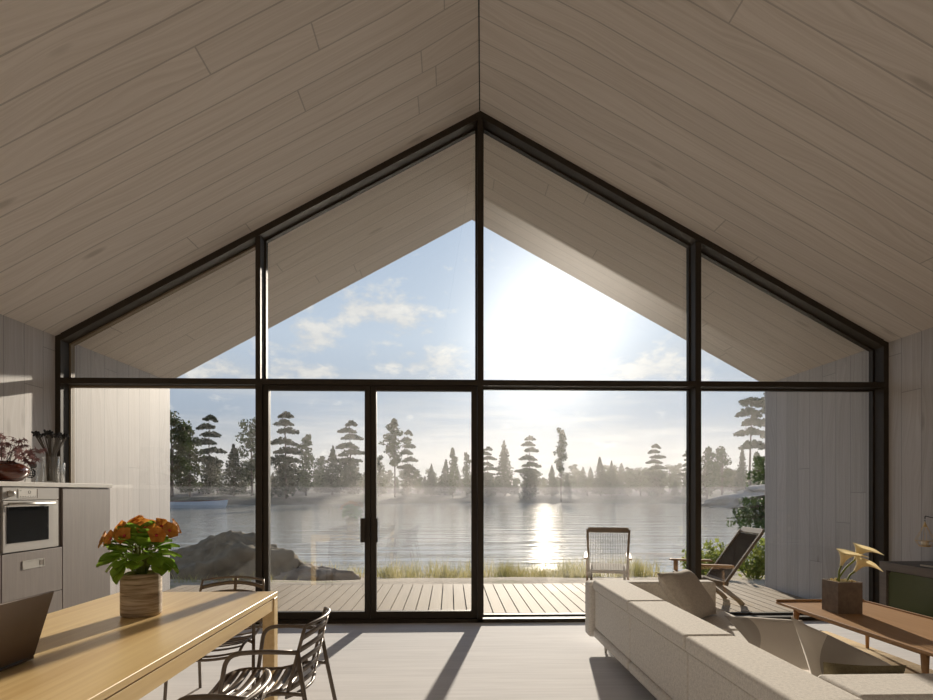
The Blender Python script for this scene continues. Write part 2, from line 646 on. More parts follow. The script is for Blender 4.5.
# ------------------------------------------------------------------ terrace, ground, lake
dk = MB()
x = XL + .02
while x < XR - .05:
    x1 = min(x + .150, XR - .02)
    dk.box(x, x1 - .014, YW + D + .025, 8.62, -.06, -.025)
    x += .150
dk.box(XL + .02, XR - .02, YW + D + .022, YW + D + .10, -.05, -.022)
deck = structure(dk.build('deck', M['deck']))
structure(MB().box(XL + .02, XR - .02, YW + .2, 8.58, -.30, -.075).build('deck_base', M['rubber']))


def gz(x, y):
    if y < 9:
        b = -.10
    elif y < 13:
        t = (y - 9) / 4
        b = -.10 - .42 * t * t * (3 - 2 * t)
    else:
        b = -.52 - .10 * (y - 13)
    side = max(0, abs(x - .5) - 5.5)
    return b + .05 * mnoise.noise(Vector((x * .7, y * .7, 0))) + min(.5, .05 * side) * max(0, min(1, (14.5 - y) / 3))


gm = MB()
gm.grid(120, 60, lambda a, b: (lambda x, y: (x, y, gz(x, y)))(-30 + 62 * a, 6.2 + 12 * b))
g = structure(gm.build('ground', M['sand'], smooth=True))
# keep the soil below the house
for v in g.data.vertices:
    if XL - .3 < v.co.x < XR + .3 and v.co.y < 8.7:
        v.co.z = min(v.co.z, -.32)

ZWAT = -.65
structure(MB().add([(-260, 11.0, ZWAT), (260, 11.0, ZWAT), (260, 330, ZWAT), (-260, 330, ZWAT)], [(0, 1, 2, 3)]).build('lake', M['water']))


def shore_y(x):
    pts = [(-140, 60), (-70, 84), (-44, 92), (-30, 98), (-16, 107), (0, 112), (35, 112), (60, 106), (90, 96), (150, 80)]
    for (a, ya), (b, yb) in zip(pts, pts[1:]):
        if x <= b:
            t = (x - a) / (b - a)
            t = t * t * (3 - 2 * t)
            return ya + (yb - ya) * t
    return pts[-1][1]


def shore_z(x, r):
    h = -1.0 + min(r, 6) / 6 * 1.5 + max(0, r - 6) * .035
    return h + (.5 * mnoise.noise(Vector((x * .08, r * .08, 5))) + .25 * mnoise.noise(Vector((x * .3, r * .3, 2)))) * min(1, r / 5)


fs_ = MB().grid(150, 24, lambda a, b: (lambda x, r: (x, shore_y(x) + r, shore_z(x, r)))(-150 + 300 * a, 110 * b * b))
structure(fs_.build('far_shore', M['land'], smooth=True))

# mist over the lake, thicker low down
def wedge(name, y0, y1, h0, h1, mat, zb=ZWAT + .02):
    w = MB().add([(-240, y0, zb), (240, y0, zb), (240, y1, zb), (-240, y1, zb), (-240, y0, h0), (240, y0, h0), (240, y1, h1), (-240, y1, h1)],
                 [(3, 2, 1, 0), (4, 5, 6, 7), (0, 1, 5, 4), (1, 2, 6, 5), (2, 3, 7, 6), (3, 0, 4, 7)])
    return w.build(name, mat)


front = [(-240, 118), (-48, 104), (-16, 66), (20, 50), (240, 50)]
mm = MB().prism(front + [(240, 165), (-240, 165)], ZWAT + .02, 14, 'z')
structure(tag(mm.build('lake_mist', volume('morning haze', .0088, (.150, .144, .138), .55)), 'pale morning haze lying over the lake and the far trees', 'haze'))
structure(tag(wedge('low_mist', 84, 150, 2.4, 2.4, volume('low mist', .010, (.27, .26, .275), .3), ZWAT + .04), 'low grey mist bank along the far waterline', 'mist'))

# ------------------------------------------------------------------ trees
def rnd_unit(rg):
    while True:
        v = Vector((rg.uniform(-1, 1), rg.uniform(-1, 1), rg.uniform(-1, 1)))
        if .01 < v.length < 1:
            return v.normalized()


def clump(mb, rg, c, rad, n, size, upb=.5, droop=0):
    for _ in range(n):
        u = rnd_unit(rg)
        q = rg.random() ** .4
        p = Vector((c[0] + u.x * rad[0] * q, c[1] + u.y * rad[1] * q, c[2] + u.z * rad[2] * q))
        if droop:
            rr = math.hypot(u.x * q, u.y * q)
            p.z -= droop * rr * rr
        nrm = (rnd_unit(rg) + Vector((0, 0, upb))).normalized()
        a = nrm.cross(rnd_unit(rg)).normalized()
        b = nrm.cross(a)
        s = size * rg.uniform(.6, 1.3)
        k = rg.uniform(.45, .8)
        mb.add([p - a * s, p + b * s * k, p + a * s, p - b * s * k], [(0, 1, 2, 3)])


def make_tree(kind, seed):
    """trunk and crown of a tree 10 m tall"""
    rg = random.Random(seed)
    H = 10.
    tk, fo = MB(), MB()
    lean = (rg.uniform(-.25, .25), rg.uniform(-.2, .2))
    tp = lambda z: Vector((lean[0] * (z / H) ** 1.5, lean[1] * (z / H) ** 1.5, z))
    tr_r = {'layered': .16, 'spruce': .15, 'aspen': .10, 'column': .15, 'round': .2, 'pine': .15}[kind]
    top = H * (.97 if kind != 'round' else .85)
    tk.tube([tp(top * i / 6) for i in range(7)], [tr_r * (1 - .85 * i / 6) for i in range(7)], 7)

    def branch(z0, p):
        a = tp(z0)
        tk.tube([a, (a + p) / 2 + Vector((0, 0, .08)), p], [.06, .045, .02], 5)
    if kind in ('layered', 'pine'):
        n = 6 if kind == 'layered' else 5
        z = H * .985
        for i in range(n):
            f = i / (n - 1)
            side = (-1) ** i
            r = (.75 + 1.0 * f) * rg.uniform(.85, 1.2) if kind == 'layered' else rg.uniform(.8, 1.25)
            offx = side * rg.uniform(.25, .6) * (r * .6)
            c = tp(z) + Vector((offx, rg.uniform(-.3, .3), -.1))
            clump(fo, rg, c, (r, r * .85, .34), int(230 * r), .19, .9, .30)
            for q in (-1, 1):
                c2 = c + Vector((q * r * .8, rg.uniform(-.4, .4), -.15))
                clump(fo, rg, c2 + Vector((0, 0, rg.uniform(-.25, .1))), (r * .46, r * .42, .2), int(85 * r), .16, .9, .12)
            branch(z - .3, c)
            z -= H * rg.uniform(.085, .12)
        if kind == 'layered':
            for i in range(6):
                c = tp(H * (.42 - .07 * i)) + Vector((rg.uniform(-.6, .6), rg.uniform(-.5, .5), 0))
                clump(fo, rg, c, (1.5, 1.3, .7), 260, .2, .6)
    elif kind == 'spruce':
        n = 17
        for i in range(n):
            f = i / (n - 1)
            z = H * (.10 + .88 * f)
            r = 2.1 * (1 - f) ** .85 + .12
            r *= rg.uniform(.85, 1.15)
            clump(fo, rg, tp(z), (r, r, .32), int(60 + 150 * r / 2), .19, .6, .35)
    elif kind == 'aspen':
        for i in range(15):
            f = i / 14
            z = H * (.44 + .53 * f)
            r = 1.15 * math.sin(PI * (.16 + .74 * f)) ** .8
            c = tp(z) + Vector((rg.uniform(-.45, .45), rg.uniform(-.4, .4), 0))
            clump(fo, rg, c, (r * .75, r * .7, .42), 95, .16, .3)
            branch(z - .6, c)
        for q in (-1, 1):
            c = tp(H * .68) + Vector((q * 1.35, 0, .2))
            clump(fo, rg, c, (.35, .3, .3), 40, .14, .3)
            branch(H * .6, c)
    elif kind == 'column':
        for i in range(17):
            f = i / 16
            z = H * (.12 + .83 * f)
            r = 1.7 * math.sin(PI * (.22 + .70 * f)) ** .7
            c = tp(z) + Vector((rg.uniform(-.55, .55), rg.uniform(-.5, .5), 0))
            clump(fo, rg, c, (r * .8, r * .75, .55), 110, .2, .3)
    else:
        for i in range(20):
            f = i / 19
            z = H * (.22 + .66 * f)
            r = 2.5 * math.sin(PI * (.18 + .66 * f)) ** .8
            a = rg.uniform(0, 2 * PI)
            c = tp(z) + Vector((math.cos(a) * r * .55, math.sin(a) * r * .5, 0))
            clump(fo, rg, c, (1.1, 1.0, .8), 120, .2, .3)
            if i % 3 == 0:
                branch(z - 1.2, c)
    mt = M['needle'] if kind in ('layered', 'pine', 'spruce') else M['broad']
    return tk.mesh('trunk', M['bark'], True), fo.mesh('foliage', mt)


TREES = {}
for kind, ks in (('layered', 3), ('spruce', 3), ('aspen', 1), ('column', 3), ('round', 3), ('pine', 2)):
    TREES[kind] = [make_tree(kind, 11 + 7 * i + len(kind)) for i in range(ks)]
KNAME = {'layered': 'layered_pine_tree', 'spruce': 'spruce_tree', 'aspen': 'aspen_tree', 'column': 'columnar_tree', 'round': 'broadleaf_tree', 'pine': 'pine_tree'}
tcount = [0]
STAND = []


def tree(kind, u, vtop, dist, label, wide=1.0, group='trees on the far shore', z0=None, var=None):
    """a tree on the far side of the lake whose tip is seen at u, vtop from the room, at a given depth"""
    i = tcount[0]
    tcount[0] += 1
    tkm, fom = TREES[kind][(i if var is None else var) % len(TREES[kind])]
    rr = max(math.hypot(v.co.x, v.co.y) for v in fom.vertices) / 10.
    d0 = dist
    while True:
        p = at_y(u, vtop, dist)
        h_ = p.z - .3
        if all(math.hypot(p.x - a, dist - b) > rr * h_ * wide + c for a, b, c in STAND) or dist > d0 + 70:
            break
        dist += 1.0
    STAND.append((p.x, dist, rr * h_ * wide))
    if z0 is None:
        r = dist - shore_y(p.x)
        z0 = shore_z(p.x, max(r, 0)) - .15
    h = p.z - z0
    e = thing(KNAME[kind], label, 'tree', (p.x, dist, z0), 0, group)
    s = h / 10.
    e.scale = (s * wide, s * wide, s)
    e.rotation_euler = (0, 0, 0 if var is not None else (i * 2.4) % 6.28)
    for nm, me in (('trunk', tkm), ('foliage', fom)):
        o = bpy.data.objects.new(nm, me)
        COL.objects.link(o)
        o.parent = e
    return e


# the wood on the left, nearer to the house
tree('round', 172, 405, 101, 'tall dark broadleaf tree cut by the left timber wall edge', 1.0)
tree('column', 190, 425, 102, 'broadleaf tree just right of the timber wall, behind the boat', 1.25)
tree('layered', 209, 415, 104, 'slim pine with separate flat pads, left of the dark mullion', .85, var=1)
tree('spruce', 234, 444, 106, 'broad pointed conifer seen through the left pane below the flat-padded pine', 1.5)
tree('round', 252, 413, 109, 'dark tall tree half hidden behind the left mullion', .8)
tree('column', 181, 447, 100, 'low bushy tree under the leftmost tall crown', 1.5)
tree('column', 218, 462, 103, 'low round tree beneath the slim padded pine', 1.6)
tree('round', 246, 458, 105, 'low broadleaf tree beside the left mullion', 1.3)
# behind the left door leaf
tree('layered', 286, 412, 104, 'broad flat-topped pine just right of the left mullion', 1.05, var=0)
tree('column', 306, 434, 113, 'rounded columnar tree between two flat pines', 1.0)
tree('spruce', 332, 446, 116, 'pointed conifer left of the pine with layered shelves', 1.25)
tree('layered', 351, 421, 117, 'pine with shelf-like boughs beside the door stile', .95, var=2)
tree('column', 321, 456, 119, 'low hazy tree in the middle of the left door pane', 1.4)
# behind the right door leaf
tree('aspen', 395, 419, 116, 'tallest tree seen through the right door leaf', 1.2)
tree('layered', 408, 430, 118, 'dark leaning pine with side pads right of the tallest tree', .62, var=1)
tree('spruce', 431, 464, 122, 'small pointed spruce in the right door pane', 1.3)
tree('column', 453, 448, 117, 'upright rounded tree right of the small spruce', .75)
tree('spruce', 445, 459, 119, 'sloping conifer against the upright rounded tree', 1.2)
tree('column', 467, 452, 121, 'upright tree beside the right door stile', .8)
tree('round', 418, 468, 124, 'low round tree left of the small spruce', 1.1)
tree('column', 379, 455, 121, 'low tree just right of the middle door stile', 1.2)
# behind the big right pane
tree('layered', 488, 447, 119, 'tiered pine next to the central mullion', .95, var=2)
tree('spruce', 505, 441, 118, 'dense spruce right of the tiered pine', 1.15)
tree('layered', 530, 436, 117, 'tiered pine standing free between spruce and aspen', .95, var=0)
tree('aspen', 561, 428, 114, 'slender bare-stemmed aspen standing alone in the right pane', .9)
tree('spruce', 552, 465, 124, 'small spruce at the foot of the lone aspen', 1.2)
tree('spruce', 601, 457, 122, 'dark spruce in the far wood under the sun glare', 1.3)
tree('spruce', 612, 461, 125, 'shorter spruce right beside the dark spruce', 1.1)
tree('layered', 656, 444, 119, 'small-headed pine rising over the far wood in the right pane', .9, var=1)
tree('layered', 689, 449, 122, 'tiered pine against the right mullion', .8, var=2)
tree('spruce', 675, 480, 118, 'low spruce left of the right mullion', 1.5)
# right pane
tree('column', 707, 447, 112, 'rounded tree at the left edge of the far right pane', 1.2)
tree('round', 722, 444, 114, 'flat-topped broadleaf tree in the far right pane', .85)
tree('spruce', 742, 446, 113, 'narrow spruce left of the tall pine trunk', .8)
tree('column', 757, 452, 114, 'green leafy tree behind the tall pine trunk', 1.1)
# the hazy row that closes the far shore
rg = random.Random(3)
hz = 'indistinct hazy tree in the low row of the far wood'
for (d0, d1, step, lo, hi) in ((126, 134, 11, 466, 478), (139, 148, 8.5, 462, 473)):
    u = 272.
    while u < 764:
        k = rg.choice(['spruce', 'column', 'round', 'round', 'column'])
        lift = 5 if u < 560 else 0
        tree(k, u, rg.uniform(lo, hi) + lift, rg.uniform(d0, d1), hz, rg.uniform(1.3, 1.9), 'hazy low trees of the far wood')
        u += rg.uniform(.8, 1.2) * step

# ------------------------------------------------------------------ rocks
def rock(name, mat, loc, rad, seed, label, flat=.2, sub=4):
    mb = MB()
    n1, n2 = 110, 60
    def fn(a, b):
        th, ph = 2 * PI * a, PI * (b - .5)
        d = Vector((math.cos(ph) * math.cos(th), math.cos(ph) * math.sin(th), math.sin(ph)))
        k = 1 + .26 * mnoise.noise(d * 1.3 + Vector((seed, 0, 0))) + .16 * mnoise.noise(d * 3.0 + Vector((0, seed, 0))) + .09 * abs(mnoise.noise(d * 7)) + .05 * mnoise.noise(d * 16)
        return (d.x * rad[0] * k, d.y * rad[1] * k, d.z * rad[2] * k)
    mb.grid(n1, n2, fn)
    o = mb.build(name, mat, smooth=True)
    o.location = loc
    return tag(o, label, 'rock')


rock('boulder', M['rock'], (-4.15, 11.0, -.55), (1.35, .9, 1.05), 4.2, 'dark lichen covered boulder outside the left pane')
rock('rock_slab', M['slab'], (-2.85, 11.0, -.62), (1.15, .7, .62), 9.1, 'pale sloping rock right of the dark boulder, behind the left door leaf')
rock('granite_islet', M['islet'], (59, 80, .2), (21, 8, 3.4), 2.3, 'smooth grey granite rise at the lake edge in the far right pane')

# the tall pine on the granite and the cedar by the wall
e = tree('pine', 749, 398, 106, 'tall bare-trunked pine with flat boughs at the edge of the right timber wall', .95, 'trees on the far shore', var=0)
tree('pine', 768, 388, 104, 'pine almost hidden behind the outer edge of the right timber wall', 1.0, 'trees on the far shore', var=1)


def cedar():
    t = thing('weeping_cedar', 'weeping cedar with hanging sprays beside the right timber wall', 'tree', (6.75, 11.1, gz(6.75, 11.1) - .03))
    tk, fo = MB(), MB()
    tk.tube([(0, 0, 0), (.05, 0, 1), (0, .05, 2), (0, 0, 3.0)], [.09, .08, .06, .02], 8)
    rg = random.Random(5)
    for z, L in ((1.0, 1.15), (1.2, 1.1), (1.4, .9), (1.95, .8), (2.2, .7), (2.6, .4), (2.9, .3)):
        for a in [PI + q * .45 + rg.uniform(-.15, .15) for q in range(-3, 4)] + [0., 1.0, -1.0]:
            ll = L * rg.uniform(.8, 1.1)
            tip = Vector((math.cos(a) * ll, math.sin(a) * ll, z + .12))
            pts = [Vector((0, 0, z)), Vector((tip.x * .5, tip.y * .5, z + .2)), tip]
            tk.tube(pts, [.02, .014, .006], 5)
            for k in range(16):
                f = rg.uniform(.25, 1)
                p = pts[0].lerp(pts[2], f) + Vector((rg.uniform(-.08, .08), rg.uniform(-.08, .08), .10 * math.sin(PI * f)))
                ln = rg.uniform(.14, .32)
                for q in range(9):
                    zz = p.z - ln * q / 9
                    clump(fo, rg, (p.x, p.y, zz), (.035, .035, .02), 2, .028, 0)
    tk.build('trunk', M['bark'], t, True)
    fo.build('foliage', M['fern'], t)


cedar()


def shrub(x, y, r, h, seed, label):
    t = thing('shrub', label, 'shrub', (x, y, gz(x, y) - .02), 0, 'shrubs beside the terrace')
    rg = random.Random(seed)
    st, fo = MB(), MB()
    for k in range(26):
        a = rg.uniform(0, 2 * PI)
        rr = r * rg.random() ** .5
        top = Vector((math.cos(a) * rr, math.sin(a) * rr, h * rg.uniform(.55, 1.05) * (1 - .3 * rr / r)))
        st.tube([(top.x * .25, top.y * .25, 0), (top.x * .7, top.y * .7, top.z * .5), top], [.008, .006, .003], 4)
        for q in range(34):
            f = rg.uniform(.2, 1)
            p = Vector((top.x * (.25 + .75 * f), top.y * (.25 + .75 * f), top.z * f))
            clump(fo, rg, p, (.09, .09, .08), 1, rg.uniform(.025, .05), .5)
    st.build('stem', M['callastem'], t)
    fo.build('foliage', M['shrub'], t)


for k, (x, y, r, h, lb) in enumerate((
        (5.0, 11.4, .32, .62, 'low feathery shrub set back from the deck, just right of the right mullion'),
        (4.68, 10.3, .38, .95, 'taller sunlit shrub behind the reclining chair'),
        (5.38, 9.9, .40, .95, 'dense yellow-green shrub close to the right timber wall'),
        (5.75, 12.4, .40, .75, 'shrub near the water behind the low feathery shrub'))):
    shrub(x, y, r, h, 20 + k, lb)

# dune grass along the water
gr = MB()
rg = random.Random(9)


def blade(x, y, h, lean, wd):
    a = rg.uniform(0, 2 * PI)
    z = gz(x, y) - .02
    dx, dy = math.cos(a) * lean, math.sin(a) * lean
    b = rg.uniform(0, PI)
    wx, wy = math.cos(b) * wd, math.sin(b) * wd
    gr.add([(x - wx, y - wy, z), (x + wx, y + wy, z), (x + dx * .4 + wx * .8, y + dy * .4 + wy * .8, z + h * .6), (x + dx * .4 - wx * .8, y + dy * .4 - wy * .8, z + h * .6), (x + dx, y + dy, z + h)],
           [(0, 1, 2, 3), (3, 2, 4)])


tufts = [(rg.uniform(-8.5, 9.5), rg.gauss(12.3, .55)) for _ in range(330)]
for tx, ty in tufts:
    if (-6 < tx < -1.5 and ty < 12.35) or math.hypot(tx - 5.4, ty - 11.9) < 1.25:
        continue
    hh = rg.uniform(.22, .52)
    for _ in range(30):
        blade(tx + rg.gauss(0, .12), ty + rg.gauss(0, .12), hh * rg.uniform(.5, 1.1), rg.uniform(.03, .22), rg.uniform(.003, .0065))
for _ in range(1500):
    bx_, by_ = rg.uniform(-9, 10), rg.uniform(11.2, 13.6)
    if not ((-6 < bx_ < -1.4 and by_ < 12.1) or math.hypot(bx_ - 5.4, by_ - 11.9) < 1.2):
        blade(bx_, by_, rg.uniform(.06, .2), .08, .004)
for tx, ty in [(-5.3, 9.3), (-4.9, 9.4), (-4.5, 9.3), (-5.7, 9.5), (-4.1, 9.4), (-3.6, 9.5), (-3.1, 9.5), (-5.1, 9.5)]:
    for _ in range(40):
        blade(tx + rg.gauss(0, .2), ty + rg.gauss(0, .12), rg.uniform(.06, .2), .1, .005)
tag(gr.build('dune_grass', M['straw']), 'tall yellow green dune grass along the lake shore', 'grass', kind='stuff')

# moored boat on the left
def boat():
    p = at_y(196, 497, 78)
    t = thing('motor_boat', 'white open boat lying on the lake outside the left pane', 'boat', (p.x, 78, ZWAT - .12), R(4))
    t.scale = (1.4, 1.3, 1.35)
    L, B = 3.0, .75
    def hull(zt, zb, grow):
        pts = []
        for i in range(15):
            f = i / 14
            wd = B * (1 - max(0, (f - .45) / .55) ** 2.2) * (.88 + .12 * min(1, f / .2))
            pts.append((-L + 2 * L * f, wd * grow))
        return pts
    a, b = hull(0, 0, 1.0), hull(0, 0, .72)
    def ring(pr, z, s=1, raise_=0):
        q = [(x * s, y, z + raise_ * max(0, (x / L)) ** 2) for x, y in pr] + [(x * s, -y, z + raise_ * max(0, (x / L)) ** 2) for x, y in reversed(pr)]
        return q
    rings = [ring(b, 0, .9), ring([(x, y * .93) for x, y in a], .38, .97), ring(a, .72, 1.0, .22), ring([(x, y * .88) for x, y in a], .72, .97, .22), ring([(x, y * .8) for x, y in a], .3, .93)]
    n = len(rings[0])
    mb = MB()
    vs = [p for r in rings for p in r]
    fs = [tuple(range(n - 1, -1, -1)), tuple((len(rings) - 1) * n + k for k in range(n))]
    for j in range(len(rings) - 1):
        fs += [(j * n + k, j * n + (k + 1) % n, (j + 1) * n + (k + 1) % n, (j + 1) * n + k) for k in range(n)]
    mb.add(vs, fs)
    mb.build('hull', M['hull'], t)
    MB().box(-1.0, -.7, -.6, .6, .5, .56).build('thwart', M['chairwood'], t)
    MB().box(.6, .9, -.55, .55, .5, .56).build('thwart', M['chairwood'], t)
    MB().box(-3.25, -2.92, -.14, .14, .55, 1.1).box(-3.15, -3.05, -.05, .05, -.2, .6).build('outboard_motor', M['black'], t, bevel=.03)
    MB().tube([(-L, B * .9, .74), (-1, B * 1.01, .74), (.6, B * .93, .76), (2.2, B * .5, .86), (2.98, 0, .95), (2.2, -B * .5, .86), (.6, -B * .93, .76), (-1, -B * 1.01, .74), (-L, -B * .9, .74)], .035, 6).build('gunwale', M['hullred'], t)


boat()

# ------------------------------------------------------------------ dining table
TX0, TX1, TYN, TYF, TZ = -2.035, -1.068, 1.05, 3.57, .74
t = thing('dining_table', 'long honey oak dining table in front of the kitchen units', 'table', ((TX0 + TX1) / 2, (TYN + TYF) / 2, 0))
hx, hy = (TX1 - TX0) / 2, (TYF - TYN) / 2
MB().box(-hx, hx, -hy, hy, TZ - .030, TZ).build('tabletop', M['oak'], t, bevel=.004, seg=2)
ap = MB()
ap.box(-hx + .012, hx - .012, -hy + .006, -hy + .03, TZ - .105, TZ - .036).box(-hx + .012, hx - .012, hy - .03, hy - .006, TZ - .105, TZ - .036)
ap.box(-hx + .006, -hx + .03, -hy + .03, hy - .03, TZ - .105, TZ - .036).box(hx - .03, hx - .006, -hy + .03, hy - .03, TZ - .105, TZ - .036)
ap.build('apron', M['oak'], t, bevel=.003, seg=2)
MB().box(-hx + .02, hx - .02, -hy + .02, hy - .02, TZ - .037, TZ - .0295).build('shadow_gap', M['walnut'], t)
for sx in (-1, 1):
    for sy in (-1, 1):
        x0, y0 = sx * (hx - .036), sy * (hy - .036)
        MB().box(x0 - .036, x0 + .036, y0 - .036, y0 + .036, 0, TZ - .031).build('leg', M['oak'], t, bevel=.004, seg=2)

# ------------------------------------------------------------------ slatted aluminium chairs
def arc(pts, rad, n=5):
    """polyline with rounded corners"""
    P = [Vector(p) for p in pts]
    out = [P[0]]
    for a, b, c in zip(P, P[1:], P[2:]):
        d1, d2 = (a - b), (c - b)
        r = min(rad, d1.length * .45, d2.length * .45)
        s, e = b + d1.normalized() * r, b + d2.normalized() * r
        for i in range(n + 1):
            q = i / n
            out.append(s.lerp(b, q).lerp(b.lerp(e, q), q))
    out.append(P[-1])
    return out


def strip(mb, fn, n, w, th, wdir):
    """a curved flat slat: fn(t) centre line, wdir(t) width direction"""
    vs = []
    P = [Vector(fn(i / (n - 1))) for i in range(n)]
    for i, p in enumerate(P):
        tg = (P[min(i + 1, n - 1)] - P[max(i - 1, 0)]).normalized()
        wd = Vector(wdir(i / (n - 1)))
        wd = (wd - tg * wd.dot(tg)).normalized()
        nn = tg.cross(wd)
        for a, b in ((-1, -1), (1, -1), (1, 1), (-1, 1)):
            vs.append(p + wd * (a * w / 2) + nn * (b * th / 2))
    fs = [(3, 2, 1, 0), tuple((n - 1) * 4 + k for k in range(4))]
    for i in range(n - 1):
        for k in range(4):
            k2 = (k + 1) % 4
            fs.append((i * 4 + k, i * 4 + k2, i * 4 + 4 + k2, i * 4 + 4 + k))
    mb.add(vs, fs)


def slat_chair(label):
    t = thing('slatted_armchair', label, 'chair', (0, 0, 0), 0, 'slatted metal armchairs around the dining table')
    m = M['chairmetal']
    r = .0105
    # back: local -y ; bowed outline
    def bk(sx, sz):                      # sx -1..1 across, sz 0..1 up the back
        w = .225 * (1 - .10 * sz ** 2)
        bow = -.055 * (1 - sx * sx)
        lean = -.075 * sz
        return Vector((sx * w, -.215 + bow + lean, .455 + .305 * sz + .018 * (1 - sx * sx) * (sz - .3)))
    st = MB()
    # seat: slats across, front edge rolled down, middle dished
    sy = [.215, .165, .11, .055, 0, -.055, -.11, -.165]
    def sp(sx, y):
        dish = -.030 * (1 - sx * sx)
        front = -.035 * max(0, (y - .10) / .12) ** 2
        rear = .030 * max(0, (-.03 - y) / .13) ** 2
        w = .222 + .012 * (y + .2)
        return Vector((sx * w, y, .445 + dish + front + rear))
    for y in sy:
        strip(st, lambda q, y=y: sp(2 * q - 1, y), 11, .036, .005, lambda q: (0, 1, 0))
    for sx in (-1, 1):
        st.tube([sp(sx, .235 - .43 * i / 10) for i in range(11)], .0085, 8)
    st.tube([sp(2 * i / 10 - 1, .238) for i in range(11)], .0085, 8)
    strip(st, lambda q: sp(0, .23 - .40 * q) + Vector((0, 0, -.004)), 9, .022, .005, lambda q: (1, 0, 0))
    st.build('seat', m, t, True)
    ba = MB()
    for z in (.12, .30, .48, .66, .84):
        strip(ba, lambda q, z=z: bk(2 * q - 1, z + .05 * (1 - (2 * q - 1) ** 2)), 13, .026, .005, lambda q: (0, -.2, 1))
    out = [bk(-1, i / 8) for i in range(9)] + [bk(-1 + 2 * i / 12, 1.0) for i in range(1, 12)] + [bk(1, 1 - i / 8) for i in range(9)] + [bk(1 - 2 * i / 12, 0) for i in range(1, 12)]
    ba.tube(out, .008, 8, closed=True)
    strip(ba, lambda q: bk(0, q), 9, .020, .006, lambda q: (1, 0, 0))
    ba.build('backrest', m, t, True)
    for sx in (-1, 1):
        # front leg that turns into the armrest
        fl = MB().tube(arc([(sx * .268, .105, 0), (sx * .258, .065, .452)], .03), r, 8)
        fl.tube([sp(sx, .075), (sx * .258, .066, .425)], .009, 8)
        fl.build('leg', m, t, True)
        am = MB().tube(arc([(sx * .258, .065, .45), (sx * .250, .035, .652), (sx * .245, -.10, .662), (sx * .222, -.262, .650)], .07, 6), r, 8)
        am.build('armrest', m, t, True)
        rl = MB().tube([(sx * .222, -.262, .655), (sx * .235, -.295, .46), (sx * .262, -.385, 0)], r, 8)
        rl.tube(arc([sp(sx, -.15), (sx * .235, -.22, .475), (sx * .236, -.293, .470)], .03), .009, 8)
        rl.build('leg', m, t, True)
    return t


c0 = slat_chair('bronze slatted metal armchair pulled out beside the front corner of the oak table')
c0.location = (-.93, 2.74, 0)
c0.rotation_euler = (0, 0, PI / 2)
c0['label'] = 'bronze slatted metal armchair at the long side of the oak table, near its far corner'
dup(c0, (-.90, 1.71, 0), PI / 2, 'bronze slatted armchair cut off at the lower picture edge, nearest along the table side')
dup(c0, (-1.47, 3.62, 0), PI, 'bronze slatted armchair at the far end of the oak table, back to the glass')

# ------------------------------------------------------------------ plant on the table
t = thing('potted_flowering_plant', 'orange flowering plant in a striped brown pot on the dining table', 'potted plant', (-1.545, 2.90, TZ + .001))
def banded():
    m = NT('banded travertine')
    xyz = m.sep()
    a = m.noise(m.comb(m.math('MULTIPLY', xyz[0], 5.), m.math('MULTIPLY', xyz[1], 5.), m.math('MULTIPLY', xyz[2], 70.)), 1, 4)
    b = m.noise(m.comb(m.math('MULTIPLY', xyz[0], 12.), m.math('MULTIPLY', xyz[1], 12.), m.math('MULTIPLY', xyz[2], 240.)), 1, 3)
    f = m.math('ADD', m.math('MULTIPLY', a, .65), m.math('MULTIPLY', b, .35))
    return m.finish(m.ramp(f, [(.34, (.15, .105, .07)), (.47, (.35, .275, .20)), (.56, (.52, .43, .33)), (.68, (.64, .55, .44))]), .7, f, .3, .004, 0, .3)
MB().lathe([(.084, 0), (.091, .006), (.0925, .02), (.0925, .205), (.091, .212), (.085, .212), (.084, .19), (.083, .185)], 36).build('pot', banded(), t, True)
MB().lathe([(.0835, .186), (.04, .192), (.005, .194)], 24, cap0=True).build('soil', M['bark'], t)
rg = random.Random(12)


def leaf_disc(mb, base, tip, wid, curl, nrm):
    """a rounded leaf from base to tip"""
    base, tip = Vector(base), Vector(tip)
    ax = tip - base
    sd = ax.cross(Vector(nrm)).normalized()
    up = sd.cross(ax).normalized()
    prof = [0.08, .55, .88, 1.0, .92, .6, .05]
    vs, fs = [], []
    for i, w in enumerate(prof):
        f = i / (len(prof) - 1)
        c = base + ax * f + up * (curl * math.sin(PI * f) * ax.length)
        for k in (-1, -.5, 0, .5, 1):
            vs.append(c + sd * (wid / 2 * w * k) + up * (abs(k) ** 1.5 * wid * .12))
    for i in range(len(prof) - 1):
        for k in range(4):
            fs.append((i * 5 + k, i * 5 + k + 1, i * 5 + 6 + k, i * 5 + 5 + k))
    mb.add(vs, fs)


